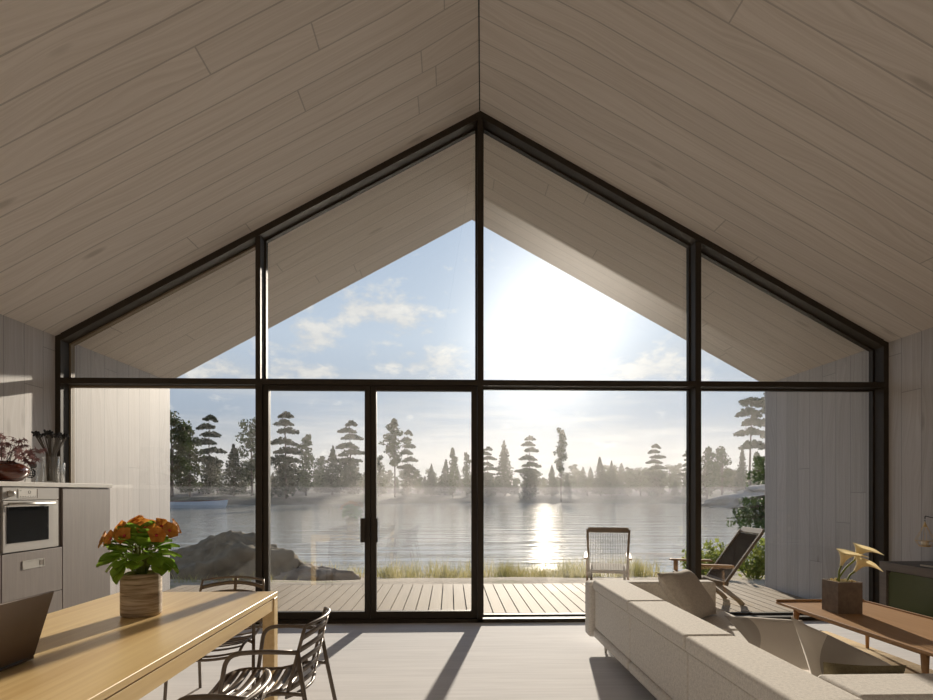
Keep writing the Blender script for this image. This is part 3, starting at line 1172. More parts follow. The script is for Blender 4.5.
lv, stm = MB(), MB()
for k in range(64):
    a = k * 2.399 + rg.uniform(-.3, .3)
    tier = k / 64
    el = R(rg.uniform(-62, -20) + 95 * tier)
    out = Vector((math.cos(a), math.sin(a), 0))
    b = out * .03 + Vector((0, 0, .235 + .13 * tier))
    m_ = b + out * (.055 * (1 - tier) + .015) + Vector((0, 0, .02))
    ax_ = out * math.cos(el) + Vector((0, 0, math.sin(el)))
    tip = m_ + ax_ * rg.uniform(.078, .105)
    stm.tube([out * .015 + Vector((0, 0, .19)), b, m_], [.003, .003, .0025], 5)
    nn = out * (.5 if el < 0 else -.4) + Vector((0, 0, 1)) + rnd_unit(rg) * .35
    leaf_disc(lv, m_, tip, rg.uniform(.078, .105), .10, nn)
lv.build('foliage', M['leaf'], t, True)
fl = []
spots = [(-.125, -.02, .375), (-.085, .02, .405), (-.05, -.04, .43), (-.01, .0, .45), (.03, -.03, .435), (.005, .06, .44), (-.06, .06, .42), (.075, .0, .44), (.115, -.02, .42), (.10, .05, .43),
         (-.10, .06, .39), (-.02, -.075, .40), (-.075, -.065, .385), (.045, .075, .42), (.085, -.055, .40), (-.035, .03, .46)]
for k, (x, y, z) in enumerate(spots):
    x, y = x * 1.28, y * 1.28
    stm.tube([(x * .15, y * .15, .2), (x * .5, y * .5, z - .08), (x, y, z)], [.0028, .0025, .002], 5)
    fm, hm = MB(), MB()
    d = Vector((x * 1.6, y * 1.6 - .06, .10)).normalized()
    rot = d.to_track_quat('Z', 'Y').to_matrix()
    n = 5
    for q in range(n):
        a = 2 * PI * q / n + k
        b = rot @ Vector((math.cos(a) * .004, math.sin(a) * .004, 0))
        tp = rot @ Vector((math.cos(a) * .047, math.sin(a) * .047, .012))
        leaf_disc(fm, b, tp, .050, .10, rot @ Vector((0, 0, 1)))
    f = fm.build('flower', M['petal'], t, True)
    f.location = (x, y, z)
    hm.lathe([(.001, .0), (.008, .004), (.006, .010), (.001, .012)], 8, rot.to_4x4())
    h = hm.build('flower_heart', M['petal_red'], f, True)
stm.build('stem', M['callastem'], t)

# ------------------------------------------------------------------ laptop
t = thing('laptop', 'brown open laptop with its lid turned to the chairs, on the table', 'laptop', (-1.525, 1.95, TZ + .001), 0)
MB().box(-.235, .005, -.18, .18, .003, .016).build('keyboard_base', M['laptop'], t, bevel=.003, seg=2)
lid = MB().box(-.004, .004, -.178, .178, 0, .245)
o = lid.build('lid', M['laptop'], t, bevel=.003, seg=2)
o.location = (.004, 0, .017)
o.rotation_euler = (0, R(17), 0)
s_ = MB().box(-.006, -.0045, -.165, .165, .012, .235).build('screen', M['black_glass'], o)
MB().tube([(.002, -.12, .014), (.002, .12, .014)], .006, 8).build('hinge', M['black'], t)

# ------------------------------------------------------------------ kitchen along the left wall
XF = -3.445                        # fronts
XK = XL + .004
HT, HB = 1.440, 1.402              # top and underside of the worktop
YK0, YK1 = 3.72, 5.90
wt = MB().box(XK, XF + .012, YK0, YK1, HB, HT).build('worktop', M['counter'], bevel=.003, seg=2)
tag(wt, 'long white worktop running over the kitchen units to the glass', 'worktop')


def carcass(name, y0, y1, label, cat='cabinet'):
    t = thing(name, label, cat, (0, 0, 0), 0)
    return t


t = carcass('tall_kitchen_cabinet', 5.17, 5.885, 'plain taupe oak kitchen cabinet next to the glass wall')
MB().box(XK, XF - .022, 5.172, 5.885, .08, HB - .001).box(XK, XF - .06, 5.172, 5.885, 0, .08).build('cabinet_body', M['taupe'], t)
MB().box(XF - .020, XF, 5.176, 5.883, .085, HB - .006).build('door', M['taupe'], t, bevel=.002, seg=1)
OY0, OY1 = 4.48, 5.118
t = carcass('oven_cabinet', OY0, OY1, 'taupe oak drawer unit below and around the built-in oven')
MB().box(XK, XF - .022, OY0 + .002, 5.170, .08, .876).box(XK, XF - .06, OY0 + .002, 5.170, 0, .08).box(XK, XF - .022, 5.150, 5.170, .876, HB - .001).box(XK, XK + .02, OY0 + .002, 5.15, .876, HB - .001).build('cabinet_body', M['taupe'], t)
MB().box(XF - .06, XF - .03, 5.120, 5.150, .877, HB - .001).build('shadow_gap', M['black'], t)
for k, (z0, z1) in enumerate(((.495, .872), (.085, .489))):
    dr = MB().box(XF - .020, XF, OY0 + .005, 5.168, z0, z1).build('drawer', M['taupe'], t, bevel=.002, seg=1)
    if k == 0:
        ym = (OY0 + OY1) / 2 + .02
        h = MB().box(XF - .001, XF + .004, ym - .125, ym + .125, .730, .738).box(XF - .001, XF + .004, ym - .125, ym + .125, .792, .800)
        h.box(XF - .001, XF + .004, ym - .125, ym - .117, .738, .792).box(XF - .001, XF + .004, ym + .117, ym + .125, .738, .792)
        h.box(XF - .0005, XF + .0012, ym - .118, ym + .118, .737, .793)
        h.build('recessed_handle', M['steel'], dr)
        MB().box(XF + .001, XF + .0035, ym + .070, ym + .108, .748, .786).build('handle_pad', M['chairmetal'], dr)
t = thing('built_in_oven', 'pale steel built-in oven with dark window under the worktop', 'oven', (0, 0, 0))
oz0, oz1 = .880, HB - .003
MB().box(XK + .03, XF - .012, OY0 + .006, OY1 - .002, oz0, oz1).build('oven_body', M['steel_lite'], t)
MB().box(XF - .012, XF + .004, OY0 + .006, OY1 - .002, oz1 - .105, oz1).build('control_panel', M['steel_lite'], t, bevel=.002, seg=1)
dd = MB().box(XF - .012, XF + .008, OY0 + .006, OY1 - .075, oz0 + .004, oz1 - .112).build('oven_door', M['steel_lite'], t, bevel=.003, seg=2)
MB().box(XF - .012, XF + .003, OY1 - .070, OY1 - .002, oz0 + .004, oz1 - .112).build('side_trim', M['steel'], t, bevel=.002, seg=1)
MB().box(XF + .007, XF + .0105, OY0 + .04, OY1 - .135, oz0 + .075, oz1 - .160).build('oven_window', M['black_glass'], dd)
hd = MB().tube([(XF + .035, OY0 + .03, oz1 - .135), (XF + .035, OY1 - .10, oz1 - .135)], .011, 10)
hd.box(XF + .006, XF + .035, OY0 + .06, OY0 + .08, oz1 - .142, oz1 - .128).box(XF + .006, XF + .035, OY1 - .15, OY1 - .13, oz1 - .142, oz1 - .128)
hd.build('handle', M['steel'], dd, True)
kn = MB().lathe([(.026, 0), (.026, .012), (.021, .016), (.020, .036), (.012, .040)], 20, Matrix.Translation((XF + .004, OY0 + .075, oz1 - .055)) @ Matrix.Rotation(PI / 2, 4, 'Y'))
kn.build('knob', M['steel'], t, True)
dp = MB().box(XF + .003, XF + .0065, OY0 + .165, OY0 + .365, oz1 - .086, oz1 - .018).build('display', M['counter'], t)
mk = MB()
for k in range(7):
    y = OY0 + .182 + k * .0275
    mk.box(XF + .0064, XF + .0072, y, y + .010, oz1 - .078, oz1 - .074)
mk.tube([(XF + .0068, OY0 + .285 + .012 * math.cos(q * PI / 8), oz1 - .042 + .012 * math.sin(q * PI / 8)) for q in range(16)], .0012, 5, closed=True)
mk.box(XF + .0064, XF + .0072, OY0 + .180, OY0 + .198, oz1 - .032, oz1 - .029)
mk.build('display_marks', M['black'], dp)
MB().box(XF + .003, XF + .006, OY0 + .374, OY0 + .380, oz1 - .090, oz1 - .014).build('display_edge', M['chairmetal'], t)
t = carcass('base_cabinet', YK0, OY0, 'taupe oak kitchen cabinet on the far left beside the oven')
MB().box(XK, XF - .022, YK0, OY0 - .002, .08, HB - .001).box(XK, XF - .06, YK0, OY0 - .002, 0, .08).build('cabinet_body', M['taupe'], t)
MB().box(XF - .020, XF, YK0 + .004, OY0 - .004, .085, HB - .006).build('door', M['taupe'], t, bevel=.002, seg=1)

# things on the worktop
ZC = HT + .001
t = thing('round_vase', 'glossy oxblood squat vase holding pink maple twigs on the worktop', 'vase', (-3.72, 4.86, ZC))
MB().lathe([(.075, 0), (.125, .015), (.165, .055), (.178, .090), (.165, .125), (.125, .155), (.085, .168), (.080, .176), (.072, .176), (.07, .16)], 36).build('vase_body', M['amber'], t, True)
rg = random.Random(4)
tw, ml = MB(), MB()


def maple_leaf(mb, c, s, nrm):
    nrm = Vector(nrm).normalized()
    a0 = nrm.cross(Vector((.3, .5, .8))).normalized()
    b0 = nrm.cross(a0)
    vs, fs = [c], []
    for k in range(14):
        an = 2 * PI * k / 14
        rr = s * ((1.0, .32)[k % 2]) * (1 if k not in (0,) else .4)
        vs.append(c + a0 * (math.cos(an) * rr) + b0 * (math.sin(an) * rr) - nrm * (.25 * rr if k % 2 == 0 else 0))
    for k in range(14):
        fs.append((0, 1 + k, 1 + (k + 1) % 14))
    mb.add(vs, fs)


for k in range(13):
    a = k * 2.4
    tilt = rg.uniform(.25, 1.0)
    L = rg.uniform(.16, .28)
    p0 = Vector((math.cos(a) * .04, math.sin(a) * .04, .15))
    p2 = Vector((max(-.13, math.cos(a) * L * tilt * 1.1), math.sin(a) * L * tilt * 1.1, .17 + L * (.95 - .65 * tilt)))
    tw.tube([p0, p0.lerp(p2, .5) + Vector((0, 0, .02)), p2], [.003, .0025, .0015], 5)
    for q in range(7):
        c = p2 + Vector((rg.uniform(-.05, .06), rg.uniform(-.06, .06), rg.uniform(-.06, .03)))
        maple_leaf(ml, c, rg.uniform(.028, .045), (rg.uniform(.2, 1), rg.uniform(-1, .2), rg.uniform(.2, 1)))
for k in range(9):
    c = Vector((.12 + rg.uniform(-.05, .05), .13 + rg.uniform(-.06, .06), .21 + rg.uniform(-.05, .04)))
    maple_leaf(ml, c, rg.uniform(.035, .05), (rg.uniform(.3, 1), rg.uniform(-1, 0), rg.uniform(.2, 1)))
tw.tube([(.03, .03, .15), (.07, .08, .22), (.12, .13, .21)], [.003, .0025, .002], 5)
tw.build('twig', M['dry'], t)
ml.build('foliage', M['maple'], t)

t = thing('wire_figure', 'small black wire figure of two stacked spheres on thin legs', 'ornament', (-3.72, 5.16, ZC))
def wire_ball(c, r, n=7):
    mb = MB()
    for k in range(n):
        a = PI * k / n
        mb.tube([Vector(c) + Vector((r * math.sin(q * PI / 10) * math.cos(a), r * math.sin(q * PI / 10) * math.sin(a), r * math.cos(q * PI / 10))) for q in range(20)], .0024, 4, closed=True)
    for zz in (-.5, 0, .5):
        rr = r * math.sqrt(1 - zz * zz)
        mb.tube([Vector(c) + Vector((rr * math.cos(q * PI / 8), rr * math.sin(q * PI / 8), r * zz)) for q in range(16)], .0024, 4, closed=True)
    return mb
wire_ball((0, 0, .085), .042).build('lower_sphere', M['wire'], t)
wire_ball((.012, .02, .155), .026).build('upper_sphere', M['wire'], t)
for dx, dy in ((-.02, -.02), (.02, -.015), (0, .024)):
    MB().tube([(dx, dy, .052), (dx * 1.3, dy * 1.3, 0)], .002, 5).build('leg', M['wire'], t)


def cylinder_vase(loc, r, h, label):
    t = thing('glass_cylinder_vase', label, 'vase', loc, 0, 'clear glass cylinders on the worktop')
    MB().lathe([(r, 0), (r, h), (r - .004, h + .001), (r - .006, h - .002), (r - .006, .014), (.001, .013)], 28, cap1=False).build('glass_body', M['clear'], t, True)
    return t


cylinder_vase((-3.845, 5.60, ZC), .118, .20, 'wide clear glass cylinder behind the one with dried flowers')
cylinder_vase((-3.58, 5.225, ZC), .062, .235, 'narrow clear glass cylinder holding black dried flowers')
dry, pod = MB(), MB()
rg = random.Random(8)
for k in range(64):
    a = rg.uniform(0, 2 * PI)
    f = rg.random() ** .45
    b = Vector((math.cos(a) * .030 * f, math.sin(a) * .030 * f, .018))
    mid = Vector((math.cos(a) * .040 * f, math.sin(a) * .040 * f, .265))
    tp = Vector((math.cos(a) * .125 * f, math.sin(a) * .125 * f, .425 + .035 * rg.random() - .02 * f))
    dry.tube([b, mid, tp], [.0028, .0026, .0022], 5)
    for q in range(3):
        c = tp + Vector((rg.uniform(-.012, .012), rg.uniform(-.012, .012), rg.uniform(-.012, .016)))
        pod.lathe([(.001, -.010), (.008, -.004), (.010, .003), (.005, .009), (.001, .010)], 6, Matrix.Translation(c))
t = thing('dried_flowers', 'bunch of black dried seed heads fanning out of the tall glass cylinder', 'dried flowers', (-3.58, 5.225, ZC))
dry.build('stem', M['dry'], t)
pod.build('seed_head', M['pod'], t)

# ------------------------------------------------------------------ corner sofa
XB, YA = 1.245, 4.90                # outer back plane, far end of the back
L = .965
t = thing('corner_sofa', 'oatmeal wool corner sofa seen from behind, low back towards the dining side', 'sofa', (0, 0, 0))
SF = M['sofa']
for k in range(3):
    y1 = YA - k * L
    y0 = y1 - L
    MB().box(XB - .012, XB + .268, y0 + .003, y1 - .003, .512, .600).build('back_cap', SF, t, bevel=.022, seg=4)
    MB().box(XB + .006, XB + .10, y0 + .004, y1 - .004, .185, .510).build('back_panel', SF, t, bevel=.012, seg=3)
    MB().box(XB - .010, XB + .10, y0 + .004, y1 - .004, .100, .182).build('base_roll', SF, t, bevel=.032, seg=5)
    MB().box(XB + .105, XB + .262, max(y0, 2.34) + .004, y1 - .004, .24, .510).build('back_cushion', SF, t, bevel=.03, seg=3)
# return along the near side
for x0, x1 in ((XB + .270, 2.36),):
    MB().box(x0 + .003, x1, 2.06, 2.33, .512, .600).build('back_cap', SF, t, bevel=.022, seg=4)
    MB().box(XB + .102, x1, 2.09, 2.18, .10, .510).build('back_panel', SF, t, bevel=.012, seg=3)
    MB().box(XB + .262, x1, 2.182, 2.325, .24, .510).build('back_cushion', SF, t, bevel=.03, seg=3)
MB().box(XB + .262, 2.29, 2.34, YA - .01, .10, .21).build('seat_base', SF, t, bevel=.02, seg=3)
for y0, y1 in ((2.34, 3.20), (3.20, 4.05), (4.05, YA - .012)):
    MB().box(XB + .264, 2.31, y0 + .003, y1 - .003, .212, .365).build('seat_cushion', SF, t, bevel=.035, seg=4)
MB().box(XB - .045, 2.325, YA, YA + .155, .10, .575).build('arm', SF, t, bevel=.03, seg=4)
for x, y in ((XB + .07, 4.78), (2.2, 4.95), (XB + .07, 2.2), (2.2, 2.2), (2.24, 3.0)):
    MB().lathe([(.009, 0), (.012, .03), (.018, .103)], 12, Matrix.Translation((x, y, 0))).build('leg', M['steel'], t, True)


def cushion(name, mat, corners, thick, label, group='loose cushions on the corner sofa'):
    """pillow through four corners p00, p10, p11, p01"""
    a, b, c, d = [Vector(p) for p in corners]
    nrm = (c - a).cross(d - b).normalized()
    N = 17
    mb = MB()
    def fn(u, v, s):
        p = a.lerp(b, u).lerp(d.lerp(c, u), v)
        # slightly concave sides
        cu, cv = 2 * u - 1, 2 * v - 1
        ctr = (a + b + c + d) / 4
        pull = .07 * ((1 - cu * cu) * cv ** 4 + (1 - cv * cv) * cu ** 4)
        p = p.lerp(ctr, pull)
        h = (max(0, 1 - cu ** 4) * max(0, 1 - cv ** 4)) ** .55
        h *= 1 + .10 * mnoise.noise(Vector((u * 3, v * 3, s * 2 + thick * 40)))
        return p + nrm * (s * h * thick / 2)
    for s in (1, -1):
        vs = [fn(i / (N - 1), j / (N - 1), s) for j in range(N) for i in range(N)]
        fs = [(j * N + i, j * N + i + 1, (j + 1) * N + i + 1, (j + 1) * N + i) for j in range(N - 1) for i in range(N - 1)]
        mb.add(vs, fs if s > 0 else [f[::-1] for f in fs])
    o = mb.build(name, mat, None, True)
    return tag(o, label, 'cushion', group)


cushion('cushion', M['cush_a'], [(1.79, 4.17, .375), (2.15, 4.53, .375), (1.97, 4.71, .715), (1.585, 4.325, .735)], .17, 'plain taupe cushion leaning in the far corner of the sofa')
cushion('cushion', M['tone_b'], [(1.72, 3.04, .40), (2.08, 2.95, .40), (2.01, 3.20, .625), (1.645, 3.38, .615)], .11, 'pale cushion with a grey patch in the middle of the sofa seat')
cushion('cushion', M['tone'], [(1.70, 2.58, .37), (2.12, 2.60, .37), (2.15, 2.68, .505), (1.70, 2.80, .735)], .12, 'grey and cream two-tone cushion slumped at the near corner of the sofa')
cushion('cushion', M['khaki'], [(1.60, 2.44, .37), (1.95, 2.42, .37), (1.95, 2.38, .615), (1.60, 2.40, .625)], .085, 'olive khaki cushion peeping over the near sofa back')

# ------------------------------------------------------------------ rug and coffee table
t = thing('jute_rug', 'ribbed jute rug with fringe under the coffee table', 'rug', (0, 0, 0))
rb = MB()
nx = 92
for i in range(nx):
    x = 2.42 + (3.66 - 2.42) * i / nx
    rb.tube([(x, 2.6, .007), (x, 5.42, .007)], .0068, 6)
rb.build('weave', M['jute'], t, True)
fr = MB()
for i in range(56):
    x = 2.43 + 1.22 * i / 56
    fr.tube([(x, 5.42, .007), (x + random.uniform(-.005, .005), 5.49, .003)], .003, 4)
fr.build('fringe', M['jute'], t)

CX0, CX1, CY0, CY1, CZ = 2.875, 3.66, 3.30, 4.95, .40
t = thing('coffee_table', 'low warm wood coffee table with raised lip and tapered legs', 'coffee table', ((CX0 + CX1) / 2, (CY0 + CY1) / 2, .0145))
hx, hy = (CX1 - CX0) / 2, (CY1 - CY0) / 2
cz = CZ - .0145
tp = MB().prism([(-hx, -hy), (hx, -hy), (hx, hy), (-hx, hy)], cz - .028, cz - .006, 'z')
tp.build('tabletop', M['walnut'], t, bevel=.004, seg=2)
lp = MB().box(-hx, hx, hy - .016, hy, cz - .006, cz + .012).box(hx - .016, hx, -hy, hy - .016, cz - .006, cz + .006).box(-hx, hx, -hy, -hy + .016, cz - .006, cz + .012)
lp.build('lip', M['walnut'], t, bevel=.003, seg=2)
for sx in (-1, 1):
    for sy in (-1, 1):
        a = Vector((sx * (hx - .085), sy * (hy - .17), cz - .028))
        b = Vector((sx * (hx - .065), sy * (hy - .14), 0))
        MB().tube([b, a.lerp(b, .4), a], [.013, .019, .026], 12).build('leg', M['walnut'], t, True)
    MB().box(sx * (hx - .085) - .012, sx * (hx - .085) + .012, -hy + .18, hy - .18, cz - .062, cz - .028).build('rail', M['walnut'], t)

# planter with callas
t = thing('calla_planter', 'cubic brown concrete planter with three cream calla lilies on the coffee table', 'planter', (3.157, 4.506, CZ - .0055), 0)
q = .0985
bx = MB().box(-q, q, -q, q, 0, .012)
for (x0, x1, y0, y1) in ((-q, -q + .010, -q, q), (q - .010, q, -q, q), (-q + .010, q - .010, -q, -q + .010), (-q + .010, q - .010, q - .010, q)):
    bx.box(x0, x1, y0, y1, .012, .250)
bx.build('pot', M['concrete'], t)
pb = MB()
rg = random.Random(2)
for k in range(60):
    c = Vector((rg.uniform(-.075, .075), rg.uniform(-.075, .075), .241 + rg.uniform(-.004, .012)))
    r = rg.uniform(.008, .014)
    pb.lathe([(r * .2, -r * .7), (r * .9, -r * .3), (r, .1 * r), (r * .6, .6 * r), (r * .1, .75 * r)], 7, Matrix.Translation(c))
MB().box(-q + .011, q - .011, -q + .011, q - .011, .15, .235).build('soil', M['bark'], t)
ps = pb.build('pebbles', M['calla'], t)
ps['kind'] = 'stuff'


def calla(base, tip, s, axis, lip):
    """stem and spathe; axis = where the flower points, lip = where its pointed lip turns"""
    base, tip = Vector(base), Vector(tip)
    az = Vector(axis).normalized()
    mid = base.lerp(tip, .6) + Vector((-.012, 0, .012))
    MB().tube(arc([base, mid, tip, tip + az * s * .3], .05), .0075, 8).build('stem', M['callastem'], t, True)
    ax = Vector(lip) - az * Vector(lip).dot(az)
    ax.normalize()
    ay = az.cross(ax)
    mb = MB()
    def fn(a, v):
        th = 2 * PI * a
        lp = (1 + math.cos(th)) / 2
        r = s * (.085 + .30 * v ** 1.5 + .12 * v ** 5)
        z = s * (1.05 * v) - s * .16 * v ** 3 * (1 - lp)
        rx = r * math.cos(th) + s * (.42 * v ** 3 * lp ** 2 + .50 * v ** 5 * lp ** 14)
        z -= s * .16 * v ** 6 * lp ** 6
        return tip + ax * rx + ay * (r * math.sin(th)) + az * z
    mb.grid(33, 12, fn)
    f = mb.build('flower', M['calla'], t, True)
    MB().tube([tip + az * s * .2, tip + az * s * .85], [s * .06, s * .04], 8).build('spadix', M['petal'], f, True)


calla((-.05, -.04, .235), (-.012, -.01, .37), .135, (.22, -.1, .9), (1, -.1, 0))
calla((-.035, .02, .235), (.125, .02, .415), .135, (.35, -.1, .85), (1, -.1, .1))
calla((.015, -.03, .235), (.085, -.03, .325), .130, (.50, -.1, .8), (1, -.1, -.1))

# ------------------------------------------------------------------ sideboard on the right
XS = 4.155
SY0, SY1, SZ = 3.1, 5.40, .69
t = thing('sideboard', 'smoked oak sideboard with rounded dark green doors along the right wall', 'sideboard', (0, 0, 0))
hb = XR - .004
bd = MB().box(XS, hb, SY0, SY1, SZ - .075, SZ).box(XS, hb, SY0, SY1, .10, .17)
bd.box(XS, hb, SY1 - .085, SY1, .17, SZ - .075).box(XS, hb, SY0, SY0 + .085, .17, SZ - .075)
bd.box(XS + .05, hb, SY0 + .085, SY1 - .085, .17, SZ - .075)
for y in (4.66, 3.87):
    bd.box(XS, hb, y, y + .055, .17, SZ - .075)
bd.build('cabinet_body', M['greyoak'], t)


def rrect(y0, y1, z0, z1, r, n=6):
    out = []
    for cy, cz_, a0 in ((y1 - r, z1 - r, 0), (y0 + r, z1 - r, PI / 2), (y0 + r, z0 + r, PI), (y1 - r, z0 + r, 1.5 * PI)):
        for k in range(n + 1):
            a = a0 + PI / 2 * k / n
            out.append((cy + r * math.cos(a), cz_ + r * math.sin(a)))
    return out


for y0, y1 in ((4.72, 5.31), (3.93, 4.655), (3.19, 3.865)):
    MB().prism(rrect(y0, y1, .176, SZ - .08, .05), XS + .018, XS + .049, 'x').build('door', M['lacquer'], t, bevel=.002, seg=1)
MB().box(XS + .08, hb - .05, SY0 + .1, SY1 - .1, 0, .10).build('plinth', M['black'], t)
for k, (y0, y1, x0, z, lb) in enumerate(((4.45, 5.02, 4.22, .0, 'large black book lying on the sideboard'), (4.5, 4.95, 4.25, .026, 'smaller black book on top of the large black book on the sideboard'))):
    b = thing('book', lb, 'book', ((x0 + .17), (y0 + y1) / 2, SZ + .001 + z), R(4 - 9 * k))
    w, d = .15 - .03 * k, (y1 - y0) / 2
    cv = MB().box(-w, w, -d, d, 0, .003).box(-w, w, -d, d, .021, .024).box(w - .003, w, -d, d, .003, .021)
    cv.build('cover', M['black'], b)
    MB().box(-w + .004, w - .003, -d + .004, d - .004, .003, .021).build('pages', M['wax'], b)

# lantern stand, two wire lanterns
LX = 4.30
t = thing('lantern_stand', 'thin dark metal stand carrying the wire lanterns on the sideboard', 'stand', (LX, 4.62, SZ + .03 - .03 + .001))
MB().lathe([(.07, .0), (.07, .008), (.015, .014)], 24, Matrix.Translation((0, -.25, 0))).build('base', M['wire'], t, True)
MB().tube([(0, -.25, .012), (0, -.25, .47)], .006, 8).build('pole', M['wire'], t, True)
MB().tube(arc([(0, -.25, .43), (0, .30, .43), (0, .42, .452), (0, .42, .425)], .03), .004, 8).build('arm', M['wire'], t, True)
MB().tube(arc([(0, -.25, .33), (0, .12, .33), (0, .18, .345), (0, .18, .32)], .03), .004, 8).build('arm', M['wire'], t, True)


def lantern(y, ztop, label):
    t = thing('wire_lantern', label, 'lantern', (LX, y, ztop), 0, 'wire lanterns above the sideboard')
    N = 6
    R1, z1, R2, z2 = .078, -.175, .045, -.222
    cg = MB()
    A = [(R1 * math.cos(2 * PI * k / N), R1 * math.sin(2 * PI * k / N), z1) for k in range(N)]
    B = [(R2 * math.cos(2 * PI * k / N), R2 * math.sin(2 * PI * k / N), z2) for k in range(N)]
    for k in range(N):
        cg.tube([(A[k][0] * .2, A[k][1] * .2, -.045), A[k]], .0018, 5)
        cg.tube([A[k], B[k]], .0018, 5)
        cg.tube([A[k], A[(k + 1) % N]], .0018, 5)
    cg.build('cage', M['brass'], t)
    MB().lathe([(.018, -.048), (.013, -.03), (.006, -.012), (.003, 0)], 16).build('cap', M['brass'], t, True)
    MB().tube([(0, .0, -.004), (0, .008, .006), (0, .0, .016), (0, -.008, .006)], .0016, 5, closed=True).build('ring', M['wire'], t)
    MB().lathe([(.047, z2 - .004), (.047, z2 + .004)], 20).build('tray', M['brass'], t, True)
    MB().lathe([(.030, z2 + .004), (.030, z2 + .045), (.004, z2 + .046)], 20).build('candle', M['wax'], t, True)
    return t


lantern(5.04, SZ + .001 + .425 - .024, 'geometric brass wire lantern hanging at the far end of the lantern stand')
lantern(4.80, SZ + .001 + .32 - .024, 'geometric brass wire lantern hanging lower and nearer on the lantern stand')

# ------------------------------------------------------------------ terrace lounge chairs
def lounge(label, web):
    t = thing('lounge_chair', label, 'chair', (0, 0, 0), 0, 'low lounge chairs on the terrace')
    w = .265
    m = M['chairwood']
    P0, P1 = Vector((0, -.16, .27)), Vector((0, -.62, .90))
    up = (P1 - P0).normalized()
    def flat(mb, a, b, wx, th):
        """rectangular bar between two points in a plane x = const"""
        a, b = Vector(a), Vector(b)
        d = (b - a).normalized()
        n = Vector((0, -d.z, d.y))
        vs = [p + Vector((sx * wx / 2, 0, 0)) + n * (sn * th / 2) for p in (a, b) for sx, sn in ((-1, -1), (1, -1), (1, 1), (-1, 1))]
        mb.add(vs, [(3, 2, 1, 0), (4, 5, 6, 7), (0, 1, 5, 4), (1, 2, 6, 5), (2, 3, 7, 6), (3, 0, 4, 7)])
    bf = MB()
    for s in (-1, 1):
        flat(bf, (s * (w - .015), P0.y, P0.z), (s * (w - .005), P1.y, P1.z), .03, .035)
    for f, hgt in ((1.0, .075), (.06, .05)):
        c = P0.lerp(P1, f)
        a, b = c - up * hgt / 2, c + up * hgt / 2
        flat(bf, a, b, 2 * w - .03, .022)
    bf.build('back_frame', m, t, bevel=.004, seg=2)
    cd = MB()
    n = 22
    for i in range(n):
        x = -w + .04 + (2 * w - .08) * i / (n - 1)
        wd = .0055 if web == 'cord' else .021
        flat(cd, (x, P0.y - .02, P0.z + .045), (x, P1.y + .02, P1.z - .04), wd, .005)
    cd.build('back_webbing', M['cord'] if web == 'cord' else M['darkcord'], t)
    sf = MB()
    for s in (-1, 1):
        flat(sf, (s * (w - .02), .28, .345), (s * (w - .02), -.20, .262), .032, .045)
    sf.box(-w + .02, w - .02, .255, .29, .325, .365)
    sf.build('seat_frame', m, t, bevel=.004, seg=2)
    sw = MB()
    for i in range(22):
        x = -w + .045 + (2 * w - .09) * i / 21
        flat(sw, (x, .26, .365), (x, -.17, .285), .021, .006)
    sw.build('seat_webbing', M['darkcord'] if web != 'cord' else M['cord'], t)
    for s in (-1, 1):
        lg = MB()
        flat(lg, (s * (w + .018), .235, 0), (s * (w + .018), .235, .493), .032, .05)
        lg.build('leg', M['armwood'], t, bevel=.005, seg=2)
        lg = MB()
        pts = [(.10, .325), (-.06, .27), (-.20, .17), (-.33, .07), (-.40, 0)]
        for (a, b), (c, d) in zip(pts, pts[1:]):
            flat(lg, (s * (w - .045), a, b), (s * (w - .045), c, d), .03, .052)
        lg.build('leg', m, t)
        am = MB()
        flat(am, (s * (w + .018), .31, .507), (s * (w + .018), -.24, .487), .07, .024)
        am.build('armrest', M['armwood'], t, bevel=.006, seg=2)
    return t


DZ = -.0245
ch = lounge('low teak lounge chair with corded back, facing the lake behind the sofa', 'cord')
ch.location = (2.19, 7.86, DZ)
ch.rotation_euler = (0, 0, R(-15))
ch = lounge('dark reclining lounge chair seen from its side at the right end of the deck', 'canvas')
ch.location = (3.19, 7.10, DZ)
ch.rotation_euler = (0, 0, R(90))

# ------------------------------------------------------------------ sun and sky
SUN = Vector((.170, .995, .272)).normalized()
sl = bpy.data.lights.new('sun', 'SUN')
sl.energy = 9.0
sl.angle = R(.9)
sl.color = (1, .885, .75)
so = bpy.data.objects.new('sun', sl)
COL.objects.link(so)
so.location = (3, 20, 8)
so.rotation_euler = (-SUN).to_track_quat('-Z', 'Y').to_euler()

w = bpy.data.worlds.new('sky')
scene.world = w
w.use_nodes = True


class WT(NT):
    def __init__(s):
        s.t = w.node_tree
        s.t.nodes.clear()
        s.out = s.t.nodes.new('ShaderNodeOutputWorld')


k = WT()
gen = k.n('TexCoord').outputs['Generated']
sx = k.n('SeparateXYZ')
k.link(gen, sx.inputs[0])
z = sx.outputs[2]
dot = k.n('VectorMath', operation='DOT_PRODUCT')
k.link(gen, dot.inputs[0])
dot.inputs[1].default_value = SUN
cs = k.math('MAXIMUM', dot.outputs['Value'], 0.)
base = k.ramp(k.math('MAXIMUM', z, 0.), [(0, (.62, .60, .58)), (.06, (.57, .58, .60)), (.13, (.46, .54, .66)), (.26, (.58, .69, .84)), (.6, (.30, .45, .70)), (1, (.20, .34, .60))])
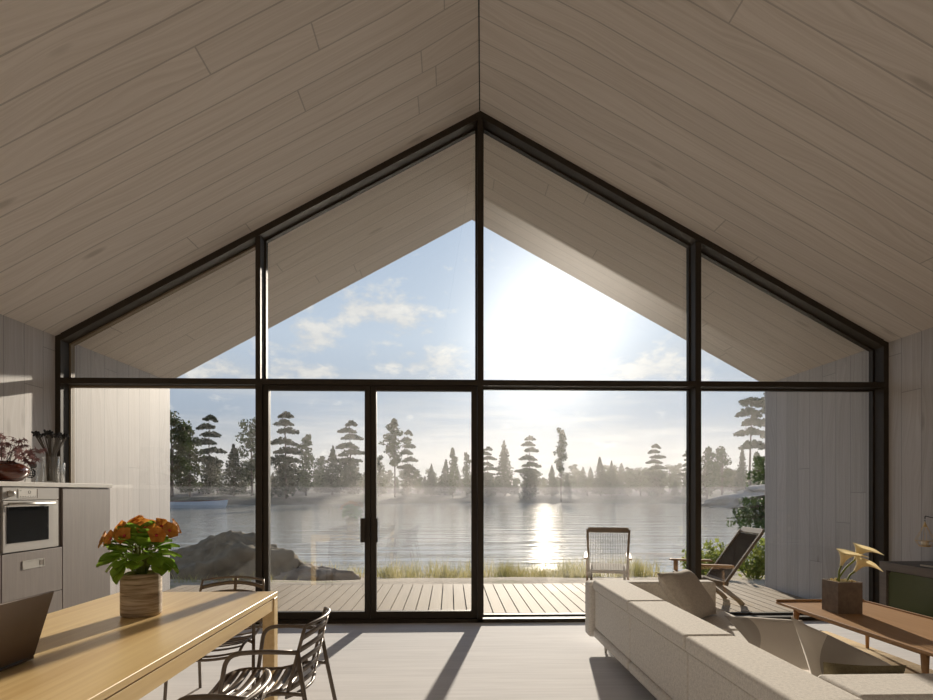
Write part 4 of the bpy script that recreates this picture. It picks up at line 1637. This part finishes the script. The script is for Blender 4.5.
# high clouds: noise on a plane overhead
zz = k.math('ADD', k.math('MAXIMUM', z, 0.), .10)
pl = k.comb(k.math('DIVIDE', sx.outputs[0], zz), k.math('DIVIDE', sx.outputs[1], zz), 0.)
n1 = k.noise(pl, 1.15, 9, .58)
n2 = k.noise(pl, .38, 2, .5)
cov = k.math('ADD', k.math('MULTIPLY', n1, .75), k.math('MULTIPLY', n2, .45))
mask = k.maprange(cov, .64, .80)
st = k.maprange(k.noise(k.comb(k.math('MULTIPLY', sx.outputs[0], 4.), k.math('MULTIPLY', sx.outputs[1], 4.), k.math('MULTIPLY', z, 42.)), 1, 6, .6), .46, .66)
lowf = k.maprange(z, .26, .10)
mask = k.math('MAXIMUM', k.math('MULTIPLY', mask, .5), k.math('MULTIPLY', k.math('MULTIPLY', st, lowf), .6))
# banks of small cumulus, placed by azimuth and height
azm = k.math('ARCTAN2', sx.outputs[0], sx.outputs[1])
bank = None
for u_, v_, su, sv in ((372, 312, 62, 22), (400, 322, 40, 16), (310, 338, 45, 18), (300, 372, 60, 12), (430, 362, 60, 12), (225, 372, 40, 20), (600, 306, 30, 12), (640, 372, 70, 16)):
    d_ = ray(u_, v_).normalized()
    a0, e0 = math.atan2(d_.x, d_.y), d_.z
    sa, se = su / FOC, sv / FOC
    da = k.math('POWER', k.math('ABSOLUTE', k.math('DIVIDE', k.math('SUBTRACT', azm, a0), sa)), 2.)
    de = k.math('POWER', k.math('ABSOLUTE', k.math('DIVIDE', k.math('SUBTRACT', z, e0), se)), 2.)
    g_ = k.math('EXPONENT', k.math('MULTIPLY', k.math('ADD', da, de), -1.))
    bank = g_ if bank is None else k.math('MAXIMUM', bank, g_)
cn = k.noise(k.comb(k.math('MULTIPLY', sx.outputs[0], 17.), k.math('MULTIPLY', sx.outputs[1], 17.), k.math('MULTIPLY', z, 34.)), 1, 9, .62)
cum = k.maprange(k.math('ADD', cn, k.math('MULTIPLY', bank, .24)), .60, .78)
mask = k.math('MAXIMUM', mask, k.math('MULTIPLY', cum, .9))
col = k.mix(mask, base, k.mix(k.maprange(cn, .45, .72), (.74, .74, .75), (.98, .96, .93)))
glow = k.math('ADD', k.math('MULTIPLY', k.math('POWER', cs, 14.), .15), k.math('ADD', k.math('MULTIPLY', k.math('POWER', cs, 160.), .8), k.math('MULTIPLY', k.math('POWER', cs, 1800.), 5.)))
gc = k.mix(1.0, (1.0, .95, .86), k.comb(glow, glow, glow), 'MULTIPLY')
col = k.mix(1.0, col, gc, 'ADD')
bg = k.n('Background')
k.link(col, bg.inputs[0])
bg.inputs[1].default_value = 1.0
k.link(bg.outputs[0], k.out.inputs[0])

# ------------------------------------------------------------------ render settings that travel with the scene
vs = scene.view_settings
vs.view_transform = 'Standard'
vs.look = 'None'
vs.exposure = 0.0
vs.gamma = 1.0
vs.use_curve_mapping = False
cy = scene.cycles
cy.use_denoising = True
cy.max_bounces = 10
cy.diffuse_bounces = 6
cy.glossy_bounces = 4
cy.transmission_bounces = 6
cy.transparent_max_bounces = 24
cy.volume_bounces = 1
cy.caustics_reflective = False
cy.caustics_refractive = False
cy.sample_clamp_indirect = 4.0
cy.sample_clamp_direct = 12.0
